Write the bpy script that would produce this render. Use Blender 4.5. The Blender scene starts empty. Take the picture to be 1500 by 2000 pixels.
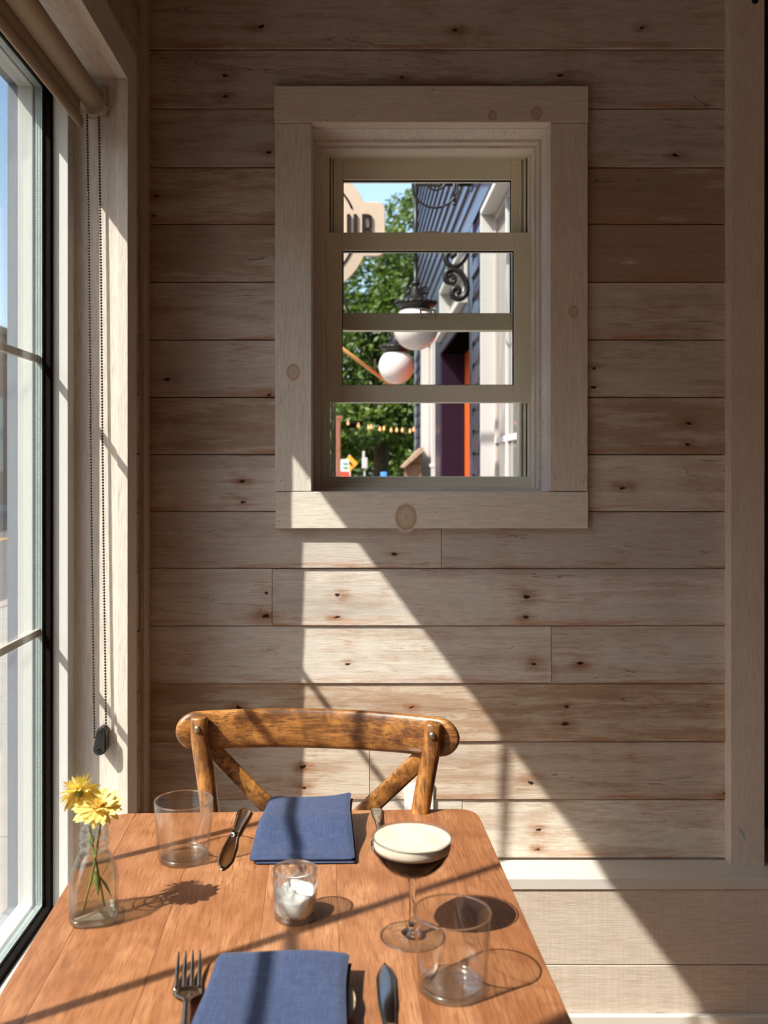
import bpy, math, random
import numpy as np
from mathutils import Vector, Matrix

R = random.Random(7)
scn = bpy.context.scene
COL = scn.collection
EYE = 1.32          # camera height
F = 1850.0          # focal length in pixels of the 1500x2000 frame
VX, VY = 700.0, 915.0

# ------------------------------------------------------------------ camera
cam_d = bpy.data.cameras.new('camera')
cam = bpy.data.objects.new('camera', cam_d)
COL.objects.link(cam)
cam.location = (0, 0, EYE)
cam.rotation_euler = (math.radians(90), 0, 0)
cam_d.sensor_fit = 'AUTO'
cam_d.sensor_width = 36
cam_d.lens = 36 * F / 2000
cam_d.shift_x = (750 - VX) / 2000
cam_d.shift_y = (VY - 1000) / 2000
cam_d.clip_start = 0.02
cam_d.clip_end = 400
cam_d.dof.use_dof = True
cam_d.dof.focus_distance = 1.75
cam_d.dof.aperture_fstop = 6.3
scn.camera = cam

# ------------------------------------------------------------------ world, sun, exposure
SUN = Vector((1.0, 0.70, -1.342)).normalized()
w = bpy.data.worlds.new('sky')
scn.world = w
w.use_nodes = True
nt = w.node_tree
bg = nt.nodes['Background']
sky = nt.nodes.new('ShaderNodeTexSky')
sky.sky_type = 'NISHITA'
sky.sun_disc = False
sky.sun_elevation = math.asin(-SUN.z)
sky.sun_rotation = math.atan2(-SUN.x, -SUN.y)
sky.air_density = 1.0
sky.dust_density = 2.2
sky.ozone_density = 0.4
nt.links.new(sky.outputs[0], bg.inputs[0])
bg.inputs[1].default_value = 0.19
sun_d = bpy.data.lights.new('sun', 'SUN')
sun_d.energy = 5.3
sun_d.angle = math.radians(0.55)
sun_d.color = (1.0, 0.94, 0.87)
sun = bpy.data.objects.new('sun', sun_d)
sun.rotation_euler = SUN.to_track_quat('-Z', 'Y').to_euler()
sun.location = (-6, -4, 8)
COL.objects.link(sun)
vs = scn.view_settings
scn.display_settings.display_device = 'sRGB'
vs.view_transform = 'Standard'
vs.look = 'None'
vs.gamma = 1
vs.use_curve_mapping = False
vs.exposure = 1.05
try:
    scn.cycles.transparent_max_bounces = 24
    scn.cycles.max_bounces = 10
    scn.cycles.diffuse_bounces = 5
    scn.cycles.glossy_bounces = 5
    scn.cycles.transmission_bounces = 10
    scn.cycles.caustics_reflective = False
    scn.cycles.caustics_refractive = False
    scn.cycles.sample_clamp_indirect = 6
except Exception:
    pass

# ------------------------------------------------------------------ helpers
def PX(px, Z):
    return (px - VX) / F * Z
def PZ(py, Z):
    return EYE + (VY - py) / F * Z

class MB:
    def __init__(s):
        s.v = []; s.f = []; s.sm = []
    def add(s, vs, fs, smooth=False):
        n = len(s.v)
        s.v.extend([tuple(p) for p in vs])
        for f in fs:
            s.f.append(tuple(i + n for i in f)); s.sm.append(smooth)
        return s
    def box(s, x0, x1, y0, y1, z0, z1):
        vs = [(x0,y0,z0),(x1,y0,z0),(x1,y1,z0),(x0,y1,z0),(x0,y0,z1),(x1,y0,z1),(x1,y1,z1),(x0,y1,z1)]
        fs = [(0,3,2,1),(4,5,6,7),(0,1,5,4),(1,2,6,5),(2,3,7,6),(3,0,4,7)]
        return s.add(vs, fs)
    def hexa(s, p):     # 8 points, same order as box
        return s.add(p, [(0,3,2,1),(4,5,6,7),(0,1,5,4),(1,2,6,5),(2,3,7,6),(3,0,4,7)])
    def lathe(s, prof, c=(0,0,0), n=32, smooth=True, close=False, M=None):
        vs = []; fs = []
        k = len(prof)
        for i in range(n):
            a = 2 * math.pi * i / n
            for r, z in prof:
                p = Vector((r * math.cos(a), r * math.sin(a), z))
                if M is not None: p = M @ p
                vs.append((p.x + c[0], p.y + c[1], p.z + c[2]))
        for i in range(n):
            j = (i + 1) % n
            for q in range(k if close else k - 1):
                q2 = (q + 1) % k
                if prof[q][0] < 1e-7 and prof[q2][0] < 1e-7: continue
                if prof[q][0] < 1e-7: fs.append((i*k+q, j*k+q2, i*k+q2))
                elif prof[q2][0] < 1e-7: fs.append((i*k+q, j*k+q, i*k+q2))
                else: fs.append((i*k+q, j*k+q, j*k+q2, i*k+q2))
        return s.add(vs, fs, smooth)
    def sphere(s, c, r, n=16, m=10, sc=(1,1,1)):
        prof = [(r*math.sin(math.pi*t/m) if 0 < t < m else 0.0, -r*math.cos(math.pi*t/m)) for t in range(m+1)]
        M = Matrix.Diagonal((sc[0], sc[1], sc[2], 1))
        return s.lathe(prof, c, n, True, False, M)
    def tube(s, path, rad, n=10, smooth=True, caps=True, flat=None, up=None):
        P = [Vector(p) for p in path]
        if not isinstance(rad, (list, tuple)): rad = [rad] * len(P)
        vs = []; fs = []
        ref = Vector(up) if up else None
        prev = None
        for i, p in enumerate(P):
            t = (P[min(i+1, len(P)-1)] - P[max(i-1, 0)]).normalized()
            if ref is not None:
                a = (ref - t * ref.dot(t)).normalized()
            elif prev is None:
                a = t.orthogonal().normalized()
            else:
                a = (prev - t * prev.dot(t)).normalized()
            prev = a
            b = t.cross(a)
            for k in range(n):
                an = 2 * math.pi * k / n
                if flat:
                    ca, sa = math.cos(an), math.sin(an)
                    e = flat[2] if len(flat) > 2 else 1.0
                    ca = math.copysign(abs(ca) ** e, ca); sa = math.copysign(abs(sa) ** e, sa)
                    q = p + a * ca * rad[i] * flat[0] + b * sa * rad[i] * flat[1]
                else:
                    q = p + (a * math.cos(an) + b * math.sin(an)) * rad[i]
                vs.append(q)
        L = len(P)
        for i in range(L - 1):
            for k in range(n):
                k2 = (k + 1) % n
                fs.append((i*n+k, i*n+k2, (i+1)*n+k2, (i+1)*n+k))
        if caps:
            fs.append(tuple(range(n))[::-1]); fs.append(tuple((L-1)*n + k for k in range(n)))
        return s.add(vs, fs, smooth)
    def prism(s, pts, a, b, axis='z', smooth=False):   # polygon extruded along an axis
        def mk(u, v, w):
            return {'z': (u, v, w), 'y': (u, w, v), 'x': (w, u, v)}[axis]
        n = len(pts)
        vs = [mk(p[0], p[1], a) for p in pts] + [mk(p[0], p[1], b) for p in pts]
        fs = [tuple(range(n))[::-1], tuple(range(n, 2*n))]
        s.add(vs, fs, False)
        n0 = len(s.v) - 2*n
        for i in range(n):
            j = (i + 1) % n
            s.f.append((n0+i, n0+j, n0+n+j, n0+n+i)); s.sm.append(smooth)
        return s
    def ringx(s, x0, x1, y0, y1, z0, z1, wd):   # picture frame in the YZ plane, inner opening y0..z1, members wd wide
        a = s
        a.box(x0, x1, y0 - wd, y0, z0 - wd, z1 + wd); a.box(x0, x1, y1, y1 + wd, z0 - wd, z1 + wd)
        a.box(x0, x1, y0, y1, z1, z1 + wd); a.box(x0, x1, y0, y1, z0 - wd, z0)
        return a

def build(name, mb, mat, parent=None, bevel=0, seg=2, color=None, kind=None, label=None, solid=0, subsurf=0):
    me = bpy.data.meshes.new(name)
    me.from_pydata([tuple(v) for v in mb.v], [], mb.f)
    me.polygons.foreach_set('use_smooth', mb.sm)
    me.update()
    import bmesh
    bm = bmesh.new(); bm.from_mesh(me)
    bmesh.ops.recalc_face_normals(bm, faces=bm.faces)
    bm.to_mesh(me); bm.free()
    if mat: me.materials.append(mat)
    o = bpy.data.objects.new(name, me)
    COL.objects.link(o)
    if parent: o.parent = parent
    if solid:
        m = o.modifiers.new('thickness', 'SOLIDIFY'); m.thickness = solid; m.offset = 0
    if bevel:
        m = o.modifiers.new('bevel', 'BEVEL'); m.width = bevel; m.segments = seg; m.limit_method = 'ANGLE'
    if subsurf:
        m = o.modifiers.new('smooth', 'SUBSURF'); m.levels = subsurf; m.render_levels = subsurf
    o.color = (color[0], color[1], color[2], color[3] if len(color) > 3 else 0.0) if color else (1, 1, 1, 0)
    if kind: o['kind'] = kind
    if label: o['label'] = label
    return o

def thing(name, label, cat, loc=(0,0,0), rz=0, group=None):
    o = bpy.data.objects.new(name, None)
    o.empty_display_size = 0.05
    COL.objects.link(o)
    o.location = loc; o.rotation_euler = (0, 0, rz)
    o['label'] = label; o['category'] = cat
    if group: o['group'] = group
    return o

def tag(o, label, cat, group=None, kind=None):
    o['label'] = label; o['category'] = cat
    if group: o['group'] = group
    if kind: o['kind'] = kind
    return o

def dup(root, loc=None, rz=None, label=None):
    r = root.copy(); COL.objects.link(r)
    if loc is not None: r.location = loc
    if rz is not None: r.rotation_euler = (0, 0, rz)
    if label: r['label'] = label
    for ch in list(root.children):
        c = ch.copy(); COL.objects.link(c); c.parent = r
        for g in list(ch.children):
            d = g.copy(); COL.objects.link(d); d.parent = c
    return r

# ------------------------------------------------------------------ materials
class NT:
    def __init__(s, name):
        s.m = bpy.data.materials.new(name); s.m.use_nodes = True
        s.t = s.m.node_tree; s.n = s.t.nodes; s.l = s.t.links
        s.b = s.n['Principled BSDF']; s.out = s.n['Material Output']
    def N(s, typ, **kw):
        n = s.n.new(typ)
        for k, v in kw.items(): setattr(n, k, v)
        return n
    def set(s, sock, v):
        if hasattr(v, 'is_output') or isinstance(v, bpy.types.NodeSocket): s.l.new(v, sock)
        else: sock.default_value = v
    def math(s, op, a, b=0.0, c=None, clamp=False):
        n = s.N('ShaderNodeMath', operation=op); n.use_clamp = clamp
        s.set(n.inputs[0], a); s.set(n.inputs[1], b)
        if c is not None: s.set(n.inputs[2], c)
        return n.outputs[0]
    def vmath(s, op, a, b=None):
        n = s.N('ShaderNodeVectorMath', operation=op)
        s.set(n.inputs[0], a)
        if b is not None: s.set(n.inputs[1], b)
        return n.outputs['Value'] if op in ('LENGTH', 'DISTANCE', 'DOT_PRODUCT') else n.outputs[0]
    def noise(s, vec, scale=5, detail=4, rough=0.55, dist=0.0):
        n = s.N('ShaderNodeTexNoise')
        s.l.new(vec, n.inputs['Vector'])
        n.inputs['Scale'].default_value = scale; n.inputs['Detail'].default_value = detail
        n.inputs['Roughness'].default_value = rough; n.inputs['Distortion'].default_value = dist
        return n.outputs[0]
    def ramp(s, fac, stops):
        n = s.N('ShaderNodeValToRGB')
        s.l.new(fac, n.inputs[0])
        e = n.color_ramp.elements
        while len(e) > 1: e.remove(e[0])
        e[0].position = stops[0][0]; e[0].color = col4(stops[0][1])
        for p, c in stops[1:]:
            x = e.new(p); x.color = col4(c)
        return n.outputs[0]
    def mrange(s, v, a, b, c=0.0, d=1.0, smooth=True):
        n = s.N('ShaderNodeMapRange')
        if smooth: n.interpolation_type = 'SMOOTHSTEP'
        s.l.new(v, n.inputs[0])
        for i, q in enumerate((a, b, c, d)): n.inputs[i+1].default_value = q
        return n.outputs[0]
    def mix(s, fac, a, b, blend='MIX'):
        n = s.N('ShaderNodeMix', data_type='RGBA', blend_type=blend)
        s.set(n.inputs[0], fac)
        s.set(n.inputs[6], a if hasattr(a, 'is_linked') else col4(a))
        s.set(n.inputs[7], b if hasattr(b, 'is_linked') else col4(b))
        return n.outputs[2]
    def coords(s, scale=(1,1,1), rand=True, out='Object'):
        tc = s.N('ShaderNodeTexCoord')
        v = tc.outputs[out]
        if rand:
            oi = s.N('ShaderNodeObjectInfo')
            c = s.N('ShaderNodeCombineXYZ')
            r = s.math('MULTIPLY', oi.outputs['Random'], 37.0)
            s.l.new(r, c.inputs[0]); s.l.new(s.math('MULTIPLY', oi.outputs['Random'], 91.0), c.inputs[1])
            s.l.new(s.math('MULTIPLY', oi.outputs['Random'], 53.0), c.inputs[2])
            v = s.vmath('ADD', v, c.outputs[0])
        return s.vmath('MULTIPLY', v, scale)
    def bump(s, h, strength=0.3, dist=0.002, normal=None):
        n = s.N('ShaderNodeBump')
        n.inputs['Strength'].default_value = strength; n.inputs['Distance'].default_value = dist
        s.l.new(h, n.inputs['Height'])
        if normal: s.l.new(normal, n.inputs['Normal'])
        return n.outputs[0]
    def base(s, c): s.set(s.b.inputs['Base Color'], c if hasattr(c, 'is_linked') else col4(c))
    def rough(s, v): s.set(s.b.inputs['Roughness'], v)
    def normal(s, v): s.l.new(v, s.b.inputs['Normal'])

def col4(c):
    return tuple(c) if len(c) == 4 else (c[0], c[1], c[2], 1.0)

def simple(name, c, rough=0.5, metal=0.0, var=0.06, scale=30, bump=0.0, emit=None):
    t = NT(name)
    v = t.coords()
    n = t.noise(v, scale, 4)
    c0 = [max(0, x * (1 - var)) for x in c]; c1 = [min(1, x * (1 + var)) for x in c]
    t.base(t.ramp(n, [(0.3, c0), (0.7, c1)]))
    t.rough(rough); t.b.inputs['Metallic'].default_value = metal
    if bump: t.normal(t.bump(n, bump, 0.002))
    if emit:
        t.b.inputs['Emission Color'].default_value = col4(emit[0]); t.b.inputs['Emission Strength'].default_value = emit[1]
    return t.m

KNOTS = [(510,50),(890,57),(1255,52),(440,147),(440,188),(785,149),(1095,145),(305,381),(300,422),(525,297),
 (1320,302),(326,740),(525,772),(1160,718),(1160,757),(1345,827),(1345,868),(1218,953),(474,940),(475,980),
 (770,1083),(520,1158),(520,1203),(660,1163),(658,1206),(1030,1166),(1028,1205),(680,1298),(1044,1298),(1135,1296),
 (804,1383),(465,1383),(1107,1381),(1105,1414),(593,1498),(593,1540),(1038,1530),(1052,1622),(1050,1660),(1418,1550)]

def plank_mat(name, along='x', knots=False, wash=(0.595,0.535,0.478), raw=(0.33,0.20,0.125), grey=(0.29,0.245,0.22),
              wear=0.55, saw=False, cracks=0.75):
    t = NT(name)
    st = {'x': (1.0, 14, 14), 'z': (14, 14, 1.0), 'y': (14, 1.0, 14)}[along]
    v = t.coords(st)                       # stretched along the grain
    v2 = t.coords((1,1,1))
    big = t.noise(t.vmath('MULTIPLY', v, (0.25,0.25,0.25)), 3.0, 5, 0.6, 0.4)
    streak = t.noise(v, 3.2, 8, 0.68, 0.35)
    fine = t.noise(v, 22, 6, 0.7)
    patch = t.noise(v2, 7, 6, 0.65, 0.5)
    c = t.mix(t.mrange(fine, 0.3, 0.75, 0, 0.75), [x*1.06 for x in wash], [x*0.70 for x in wash])
    m = t.math('ADD', t.math('MULTIPLY', streak, 0.62), t.math('MULTIPLY', patch, 0.38))
    c = t.mix(t.mrange(m, 0.46, 0.66, 0, wear), c, raw)
    c = t.mix(t.mrange(t.noise(v, 1.3, 5, 0.6), 0.52, 0.72, 0, 0.5), c, grey)
    scr = t.noise(t.vmath('MULTIPLY', v, (1.6, 1.0, 1.0) if along == 'x' else (1.0, 1.0, 1.6)), 11, 9, 0.78)
    c = t.mix(t.math('MULTIPLY', t.mrange(scr, 0.53, 0.60, 0, 0.65*wear/0.55), t.mrange(patch, 0.44, 0.62, 0.12, 1)), c, (0.37,0.215,0.125))
    oa = t.N('ShaderNodeObjectInfo').outputs['Alpha']
    worn = t.math('ADD', t.math('MULTIPLY', t.noise(t.vmath('MULTIPLY', v, (2.2, 1.3, 1.3)), 1.5, 9, 0.72), 1.0), t.math('MULTIPLY', t.math('SUBTRACT', oa, 0.62), 0.55))
    c = t.mix(t.math('MULTIPLY', t.mrange(worn, 0.46, 0.58, 0, 1.0), t.mrange(oa, 0.02, 1.0, 0.0, 0.85, False)), c, t.mix(fine, (0.40,0.265,0.18), (0.24,0.145,0.09)))
    # long fine cracks in the grain
    wv = t.noise(v, 1.6, 3, 0.5, 1.6)
    crack = t.math('ABSOLUTE', t.math('SUBTRACT', wv, 0.5))
    crk = t.math('MULTIPLY', t.mrange(crack, 0.0, 0.006, 1, 0), t.mrange(big, 0.48, 0.62, 0, cracks))
    c = t.mix(crk, c, (0.10,0.055,0.035))
    if saw:      # saw marks across the board
        sv = t.coords({'x': (190, 4, 4), 'z': (4, 4, 190), 'y': (4, 190, 4)}[along])
        sw = t.noise(sv, 1.0, 2, 0.5)
        c = t.mix(t.mrange(sw, 0.35, 0.65, 0, 0.22), c, [x*0.62 for x in wash])
    h = t.math('ADD', t.math('MULTIPLY', fine, 0.6), t.math('MULTIPLY', streak, 0.7))
    h = t.math('SUBTRACT', h, crk)
    if knots:
        tc = t.N('ShaderNodeTexCoord').outputs['Object']
        nz = t.N('ShaderNodeTexNoise'); nz.inputs['Scale'].default_value = 75; nz.inputs['Detail'].default_value = 6
        t.l.new(tc, nz.inputs['Vector'])
        wob = t.vmath('MULTIPLY', t.vmath('SUBTRACT', nz.outputs[1], (0.5,0.5,0.5)), (0.018, 0, 0.012))
        P = t.vmath('ADD', tc, wob)
        d = None
        for i, (px, py) in enumerate(KNOTS):
            K = (PX(px, 2.295), 0, PZ(py, 2.295))
            s_ = 0.8 + 0.5 * ((i * 37) % 11) / 11
            q = t.vmath('MULTIPLY', t.vmath('SUBTRACT', P, K), (0.55*s_, 0, 1.0*s_))
            L = t.vmath('LENGTH', q)
            d = L if d is None else t.math('MINIMUM', d, L)
        mpatch = t.math('MULTIPLY', t.mrange(patch, 0.35, 0.6, 0.35, 1.0), t.mrange(streak, 0.38, 0.58, 0.25, 1.0))
        stain = t.math('MULTIPLY', t.mrange(d, 0.0015, 0.026, 1.0, 0), mpatch)
        c = t.mix(stain, c, (0.27,0.115,0.05))
        core = t.mrange(d, 0.0020, 0.0046, 1, 0)
        c = t.mix(core, c, (0.018,0.010,0.007))
        h = t.math('SUBTRACT', h, t.math('MULTIPLY', core, 2.5))
        # raw worn lower edges of some boards
        g = t.N('ShaderNodeTexCoord').outputs['Generated']
        sp = t.N('ShaderNodeSeparateXYZ'); t.l.new(g, sp.inputs[0])
        e = t.mrange(sp.outputs[2], 0.0, 0.20, 1, 0)
        en = t.mrange(t.noise(t.coords((2.2, 30, 30)), 2.4, 5, 0.7), 0.44, 0.64, 0, 0.75)
        c = t.mix(t.math('MULTIPLY', e, en), c, (0.38,0.17,0.075))
    oi = t.N('ShaderNodeObjectInfo')
    c = t.mix(1.0, c, oi.outputs['Color'], 'MULTIPLY')
    t.base(c); t.rough(0.72)
    t.b.inputs['Specular IOR Level'].default_value = 0.3
    t.normal(t.bump(h, 0.55, 0.0018))
    return t.m

M = {}
M['plank'] = plank_mat('reclaimed_plank', 'x', True)
M['plank_y'] = plank_mat('reclaimed_plank_left', 'y', False, wear=0.6)
M['sawn'] = plank_mat('sawn_board', 'x', False, wash=(0.60,0.52,0.45), raw=(0.50,0.36,0.25), grey=(0.50,0.44,0.38), wear=0.35, saw=True)
M['trim_x'] = plank_mat('trim_horizontal', 'x', False, cracks=0.0, wash=(0.72,0.645,0.565), raw=(0.60,0.47,0.36), grey=(0.62,0.55,0.48), wear=0.22)
M['trim_z'] = plank_mat('trim_upright', 'z', False, cracks=0.0, wash=(0.72,0.645,0.565), raw=(0.60,0.47,0.36), grey=(0.62,0.55,0.48), wear=0.22)
M['trim_y'] = plank_mat('trim_depth', 'y', False, cracks=0.0, wash=(0.72,0.645,0.565), raw=(0.60,0.47,0.36), grey=(0.62,0.55,0.48), wear=0.22)
M['white_frame'] = simple('white_frame', (0.62,0.61,0.585), 0.42, var=0.02, scale=8)
M['vinyl'] = simple('almond_vinyl', (0.74,0.69,0.55), 0.5, var=0.03, scale=10)
M['gasket'] = simple('black_gasket', (0.008,0.006,0.005), 0.8)
M['gasket'].node_tree.nodes['Principled BSDF'].inputs['Specular IOR Level'].default_value = 0.08
M['spacer'] = simple('grey_spacer', (0.42,0.48,0.47), 0.4, metal=0.3)
M['spacer_dots'] = simple('spacer_dots', (0.16,0.19,0.19), 0.5)
M['muntin'] = simple('beige_muntin', (0.50,0.45,0.38), 0.45)
M['ext_casing'] = simple('blue_grey_casing', (0.16,0.18,0.22), 0.5)
M['ledge'] = simple('satin_white_paint', (0.60,0.55,0.495), 0.3, var=0.02, scale=5)
M['ceiling'] = simple('ceiling_paint', (0.20,0.13,0.09), 0.7)
M['dark_wall'] = simple('dark_brown_wall', (0.05,0.03,0.02), 0.7)
M['room_wall'] = simple('room_wall', (0.62,0.46,0.36), 0.8)
M['blind'] = simple('beige_blind_fabric', (0.44,0.335,0.23), 0.75, var=0.05, scale=400, bump=0.15)
M['blind_metal'] = simple('beige_clutch', (0.46,0.38,0.30), 0.5)
M['black_metal'] = simple('black_iron', (0.022,0.018,0.016), 0.35, metal=0.6)
M['bead'] = simple('bronze_beads', (0.07,0.05,0.035), 0.32, metal=0.85)
M['black_plastic'] = simple('black_plastic', (0.014,0.013,0.012), 0.32)
M['outlet'] = simple('white_plastic', (0.80,0.80,0.78), 0.35, var=0.01)
M['outlet_slot'] = simple('slot_dark', (0.02,0.02,0.02), 0.6)
M['steel'] = simple('cutlery_steel', (0.55,0.52,0.48), 0.13, metal=1.0, var=0.05, scale=60)
M['rivet'] = simple('antique_brass', (0.30,0.25,0.15), 0.38, metal=0.9)
M['wick'] = simple('burnt_wick', (0.05,0.035,0.025), 0.8)
M['wax'] = simple('white_wax', (0.90,0.88,0.85), 0.45, var=0.04, scale=160, bump=0.3)
M['plate'] = simple('cream_plate', (0.50,0.38,0.24), 0.3, var=0.05, scale=30)
M['stem'] = simple('flower_stem', (0.23,0.29,0.08), 0.5, var=0.15)
M['iron_paint'] = simple('black_cast_iron', (0.010,0.008,0.007), 0.35, var=0.3)
M['iron_paint'].node_tree.nodes['Principled BSDF'].inputs['Specular IOR Level'].default_value = 0.3

def floor_mat():
    t = NT('dark_floor_boards')
    v = t.coords((1,12,12))
    n = t.noise(v, 3, 7, 0.6)
    t.base(t.ramp(n, [(0.3, (0.42,0.26,0.17)), (0.7, (0.54,0.35,0.23))])); t.rough(0.5)
    t.normal(t.bump(n, 0.2)); return t.m
M['floor'] = floor_mat()

def table_mat():
    t = NT('table_wood')
    v = t.coords((9, 1.0, 9))
    v2 = t.coords((1,1,1))
    st = t.noise(v, 4.5, 8, 0.62, 0.5)
    pore = t.noise(t.coords((330, 13, 60)), 2.0, 3, 0.6)
    mot = t.noise(t.coords((2.6, 1.5, 1)), 8, 5, 0.6, 0.4)
    wv = t.noise(t.coords((2.0, 0.42, 1)), 2.1, 3, 0.5, 0.9)      # cathedral grain
    bands = t.math('ABSOLUTE', t.math('SUBTRACT', t.math('FRACT', t.math('MULTIPLY', wv, 22)), 0.5))
    c = t.ramp(t.math('ADD', t.math('MULTIPLY', st, 0.35), t.math('MULTIPLY', mot, 0.65)),
               [(0.34, (0.24,0.088,0.034)), (0.50, (0.35,0.148,0.064)), (0.66, (0.46,0.22,0.105))])
    c = t.mix(t.math('MULTIPLY', t.mrange(bands, 0.0, 0.20, 0.30, 0), t.mrange(mot, 0.42, 0.6, 0, 1)), c, (0.17,0.058,0.022))
    c = t.mix(t.mrange(pore, 0.48, 0.62, 0, 0.62), c, (0.17,0.060,0.024))
    c = t.mix(t.mrange(t.noise(t.coords((60, 3.5, 20)), 2.0, 4, 0.6), 0.45, 0.65, 0, 0.22), c, (0.20,0.072,0.028))
    oi = t.N('ShaderNodeObjectInfo')
    c = t.mix(1.0, c, oi.outputs['Color'], 'MULTIPLY')
    t.base(c); t.rough(t.mrange(mot, 0.3, 0.7, 0.30, 0.42))
    t.b.inputs['Specular IOR Level'].default_value = 0.4
    t.normal(t.bump(pore, 0.10, 0.001)); return t.m
M['table'] = table_mat()

def chair_mat(name, st):
    t = NT(name)
    v = t.coords(st)
    s1 = t.noise(v, 6, 8, 0.7, 0.3)
    s2 = t.noise(t.coords([q_*(0.45 if q_ < 4 else 1.0) for q_ in st]), 34, 6, 0.7)
    mot = t.noise(t.coords((1,1,1)), 26, 4, 0.6, 0.5)
    c = t.ramp(t.math('ADD', t.math('MULTIPLY', s1, 0.5), t.math('MULTIPLY', mot, 0.5)),
               [(0.36, (0.050,0.020,0.008)), (0.46, (0.20,0.076,0.019)), (0.57, (0.44,0.185,0.044)), (0.70, (0.58,0.29,0.09))])
    c = t.mix(t.mrange(s2, 0.44, 0.66, 0, 0.8), c, (0.05,0.020,0.009))
    t.base(c); t.rough(0.36)
    t.b.inputs['Coat Weight'].default_value = 0.5; t.b.inputs['Coat Roughness'].default_value = 0.28
    t.normal(t.bump(s2, 0.3, 0.001)); return t.m
M['chair_x'] = chair_mat('chair_wood_rail', (1.4, 12, 12))
M['chair_z'] = chair_mat('chair_wood_post', (12, 12, 1.4))
M['chair_d'] = chair_mat('chair_wood_brace', (4, 10, 4))

def linen():
    t = NT('blue_linen')
    v = t.coords((1,1,1))
    a = t.noise(t.vmath('MULTIPLY', v, (900, 60, 60)), 1, 2, 0.6)
    b = t.noise(t.vmath('MULTIPLY', v, (60, 900, 60)), 1, 2, 0.6)
    s = t.math('ADD', t.math('MULTIPLY', a, 0.5), t.math('MULTIPLY', b, 0.5))
    c = t.ramp(s, [(0.30, (0.015,0.025,0.068)), (0.5, (0.028,0.044,0.108)), (0.70, (0.062,0.086,0.172))])
    t.base(c); t.rough(0.85)
    t.b.inputs['Sheen Weight'].default_value = 0.12
    t.normal(t.bump(s, 0.5, 0.0006)); return t.m
M['linen'] = linen()

def glass_mat(name, tint=(1,1,1), edge=0.9, ior=1.45, body=0.03, gain=0.85):
    """clear thin-walled glass: transparent body, fresnel reflection, darker at grazing angles as real walls are"""
    t = NT(name)
    t.n.remove(t.b)
    lw = t.N('ShaderNodeLayerWeight'); lw.inputs[0].default_value = 0.5
    f0 = ((ior - 1)/(ior + 1))**2
    fres = t.math('MULTIPLY_ADD', t.math('POWER', lw.outputs['Facing'], 5.0), 1 - f0, f0)
    tr = t.N('ShaderNodeBsdfTransparent')
    t.l.new(t.mix(t.mrange(lw.outputs['Facing'], 0.62, 1.0, 0, edge, True), tint, [x*0.45 for x in tint]), tr.inputs[0])
    gl = t.N('ShaderNodeBsdfGlossy'); gl.inputs['Roughness'].default_value = 0.02 if name == 'window_glass' else 0.06
    mx = t.N('ShaderNodeMixShader')
    t.l.new(t.math('MINIMUM', t.math('ADD', t.math('MULTIPLY', fres, gain), body), 1.0), mx.inputs[0])
    t.l.new(tr.outputs[0], mx.inputs[1]); t.l.new(gl.outputs[0], mx.inputs[2])
    t.l.new(mx.outputs[0], t.out.inputs[0]); return t.m
M['glass'] = glass_mat('clear_glass', (0.99,0.995,0.99), 0.5, 1.48, 0.022, 1.0)
M['pane'] = glass_mat('window_glass', (0.96,0.975,0.97), 0.0, 1.42, 0.0)
M['glass_thick'] = glass_mat('thick_glass', (0.96,0.985,0.975), 0.6, 1.5, 0.05)

def real_glass(name, c=(1,1,1), rough=0.0, clear=0.5):
    t = NT(name)
    t.base(c); t.rough(rough)
    t.b.inputs['Transmission Weight'].default_value = 1.0; t.b.inputs['IOR'].default_value = 1.46
    tr = t.N('ShaderNodeBsdfTransparent'); mx = t.N('ShaderNodeMixShader'); mx.inputs[0].default_value = clear
    t.l.new(t.b.outputs[0], mx.inputs[1]); t.l.new(tr.outputs[0], mx.inputs[2]); t.l.new(mx.outputs[0], t.out.inputs[0])
    return t.m
def base_glass(name='moulded_glass', refr=0.12, gl=0.045):
    t = NT(name)
    t.n.remove(t.b)
    tr = t.N('ShaderNodeBsdfTransparent'); tr.inputs[0].default_value = (0.97,0.99,0.985,1)
    g1 = t.N('ShaderNodeBsdfGlossy'); g1.inputs['Roughness'].default_value = 0.22
    g2 = t.N('ShaderNodeBsdfGlossy'); g2.inputs['Roughness'].default_value = 0.03
    rf = t.N('ShaderNodeBsdfRefraction'); rf.inputs['IOR'].default_value = 1.4; rf.inputs['Roughness'].default_value = 0.02
    lw = t.N('ShaderNodeLayerWeight'); lw.inputs[0].default_value = 0.5
    a = t.N('ShaderNodeMixShader'); a.inputs[0].default_value = refr
    t.l.new(tr.outputs[0], a.inputs[1]); t.l.new(rf.outputs[0], a.inputs[2])
    b = t.N('ShaderNodeMixShader'); b.inputs[0].default_value = gl
    t.l.new(a.outputs[0], b.inputs[1]); t.l.new(g1.outputs[0], b.inputs[2])
    c = t.N('ShaderNodeMixShader'); t.l.new(t.math('MULTIPLY_ADD', t.math('POWER', lw.outputs['Facing'], 4.0), 0.7, 0.06), c.inputs[0])
    t.l.new(b.outputs[0], c.inputs[1]); t.l.new(g2.outputs[0], c.inputs[2])
    t.l.new(c.outputs[0], t.out.inputs[0]); return t.m
M['base_glass'] = base_glass()
M['cut_glass'] = base_glass('cut_glass', 0.30, 0.14)
M['bowl'] = glass_mat('coupe_bowl', (0.99,0.99,0.99), 0.2, 1.45, 0.0, 0.35)
M['solid_glass'] = real_glass('solid_glass', (0.97,1.0,0.99), 0, 0.3)
M['pure_glass'] = real_glass('pure_glass', (0.98,1.0,0.99), 0, 0.0)

def far_pane():
    t = NT('far_window_glass')
    t.base((0.16,0.15,0.14)); t.rough(0.05); t.b.inputs['Specular IOR Level'].default_value = 0.9
    return t.m
M['far_pane'] = far_pane()

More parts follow.
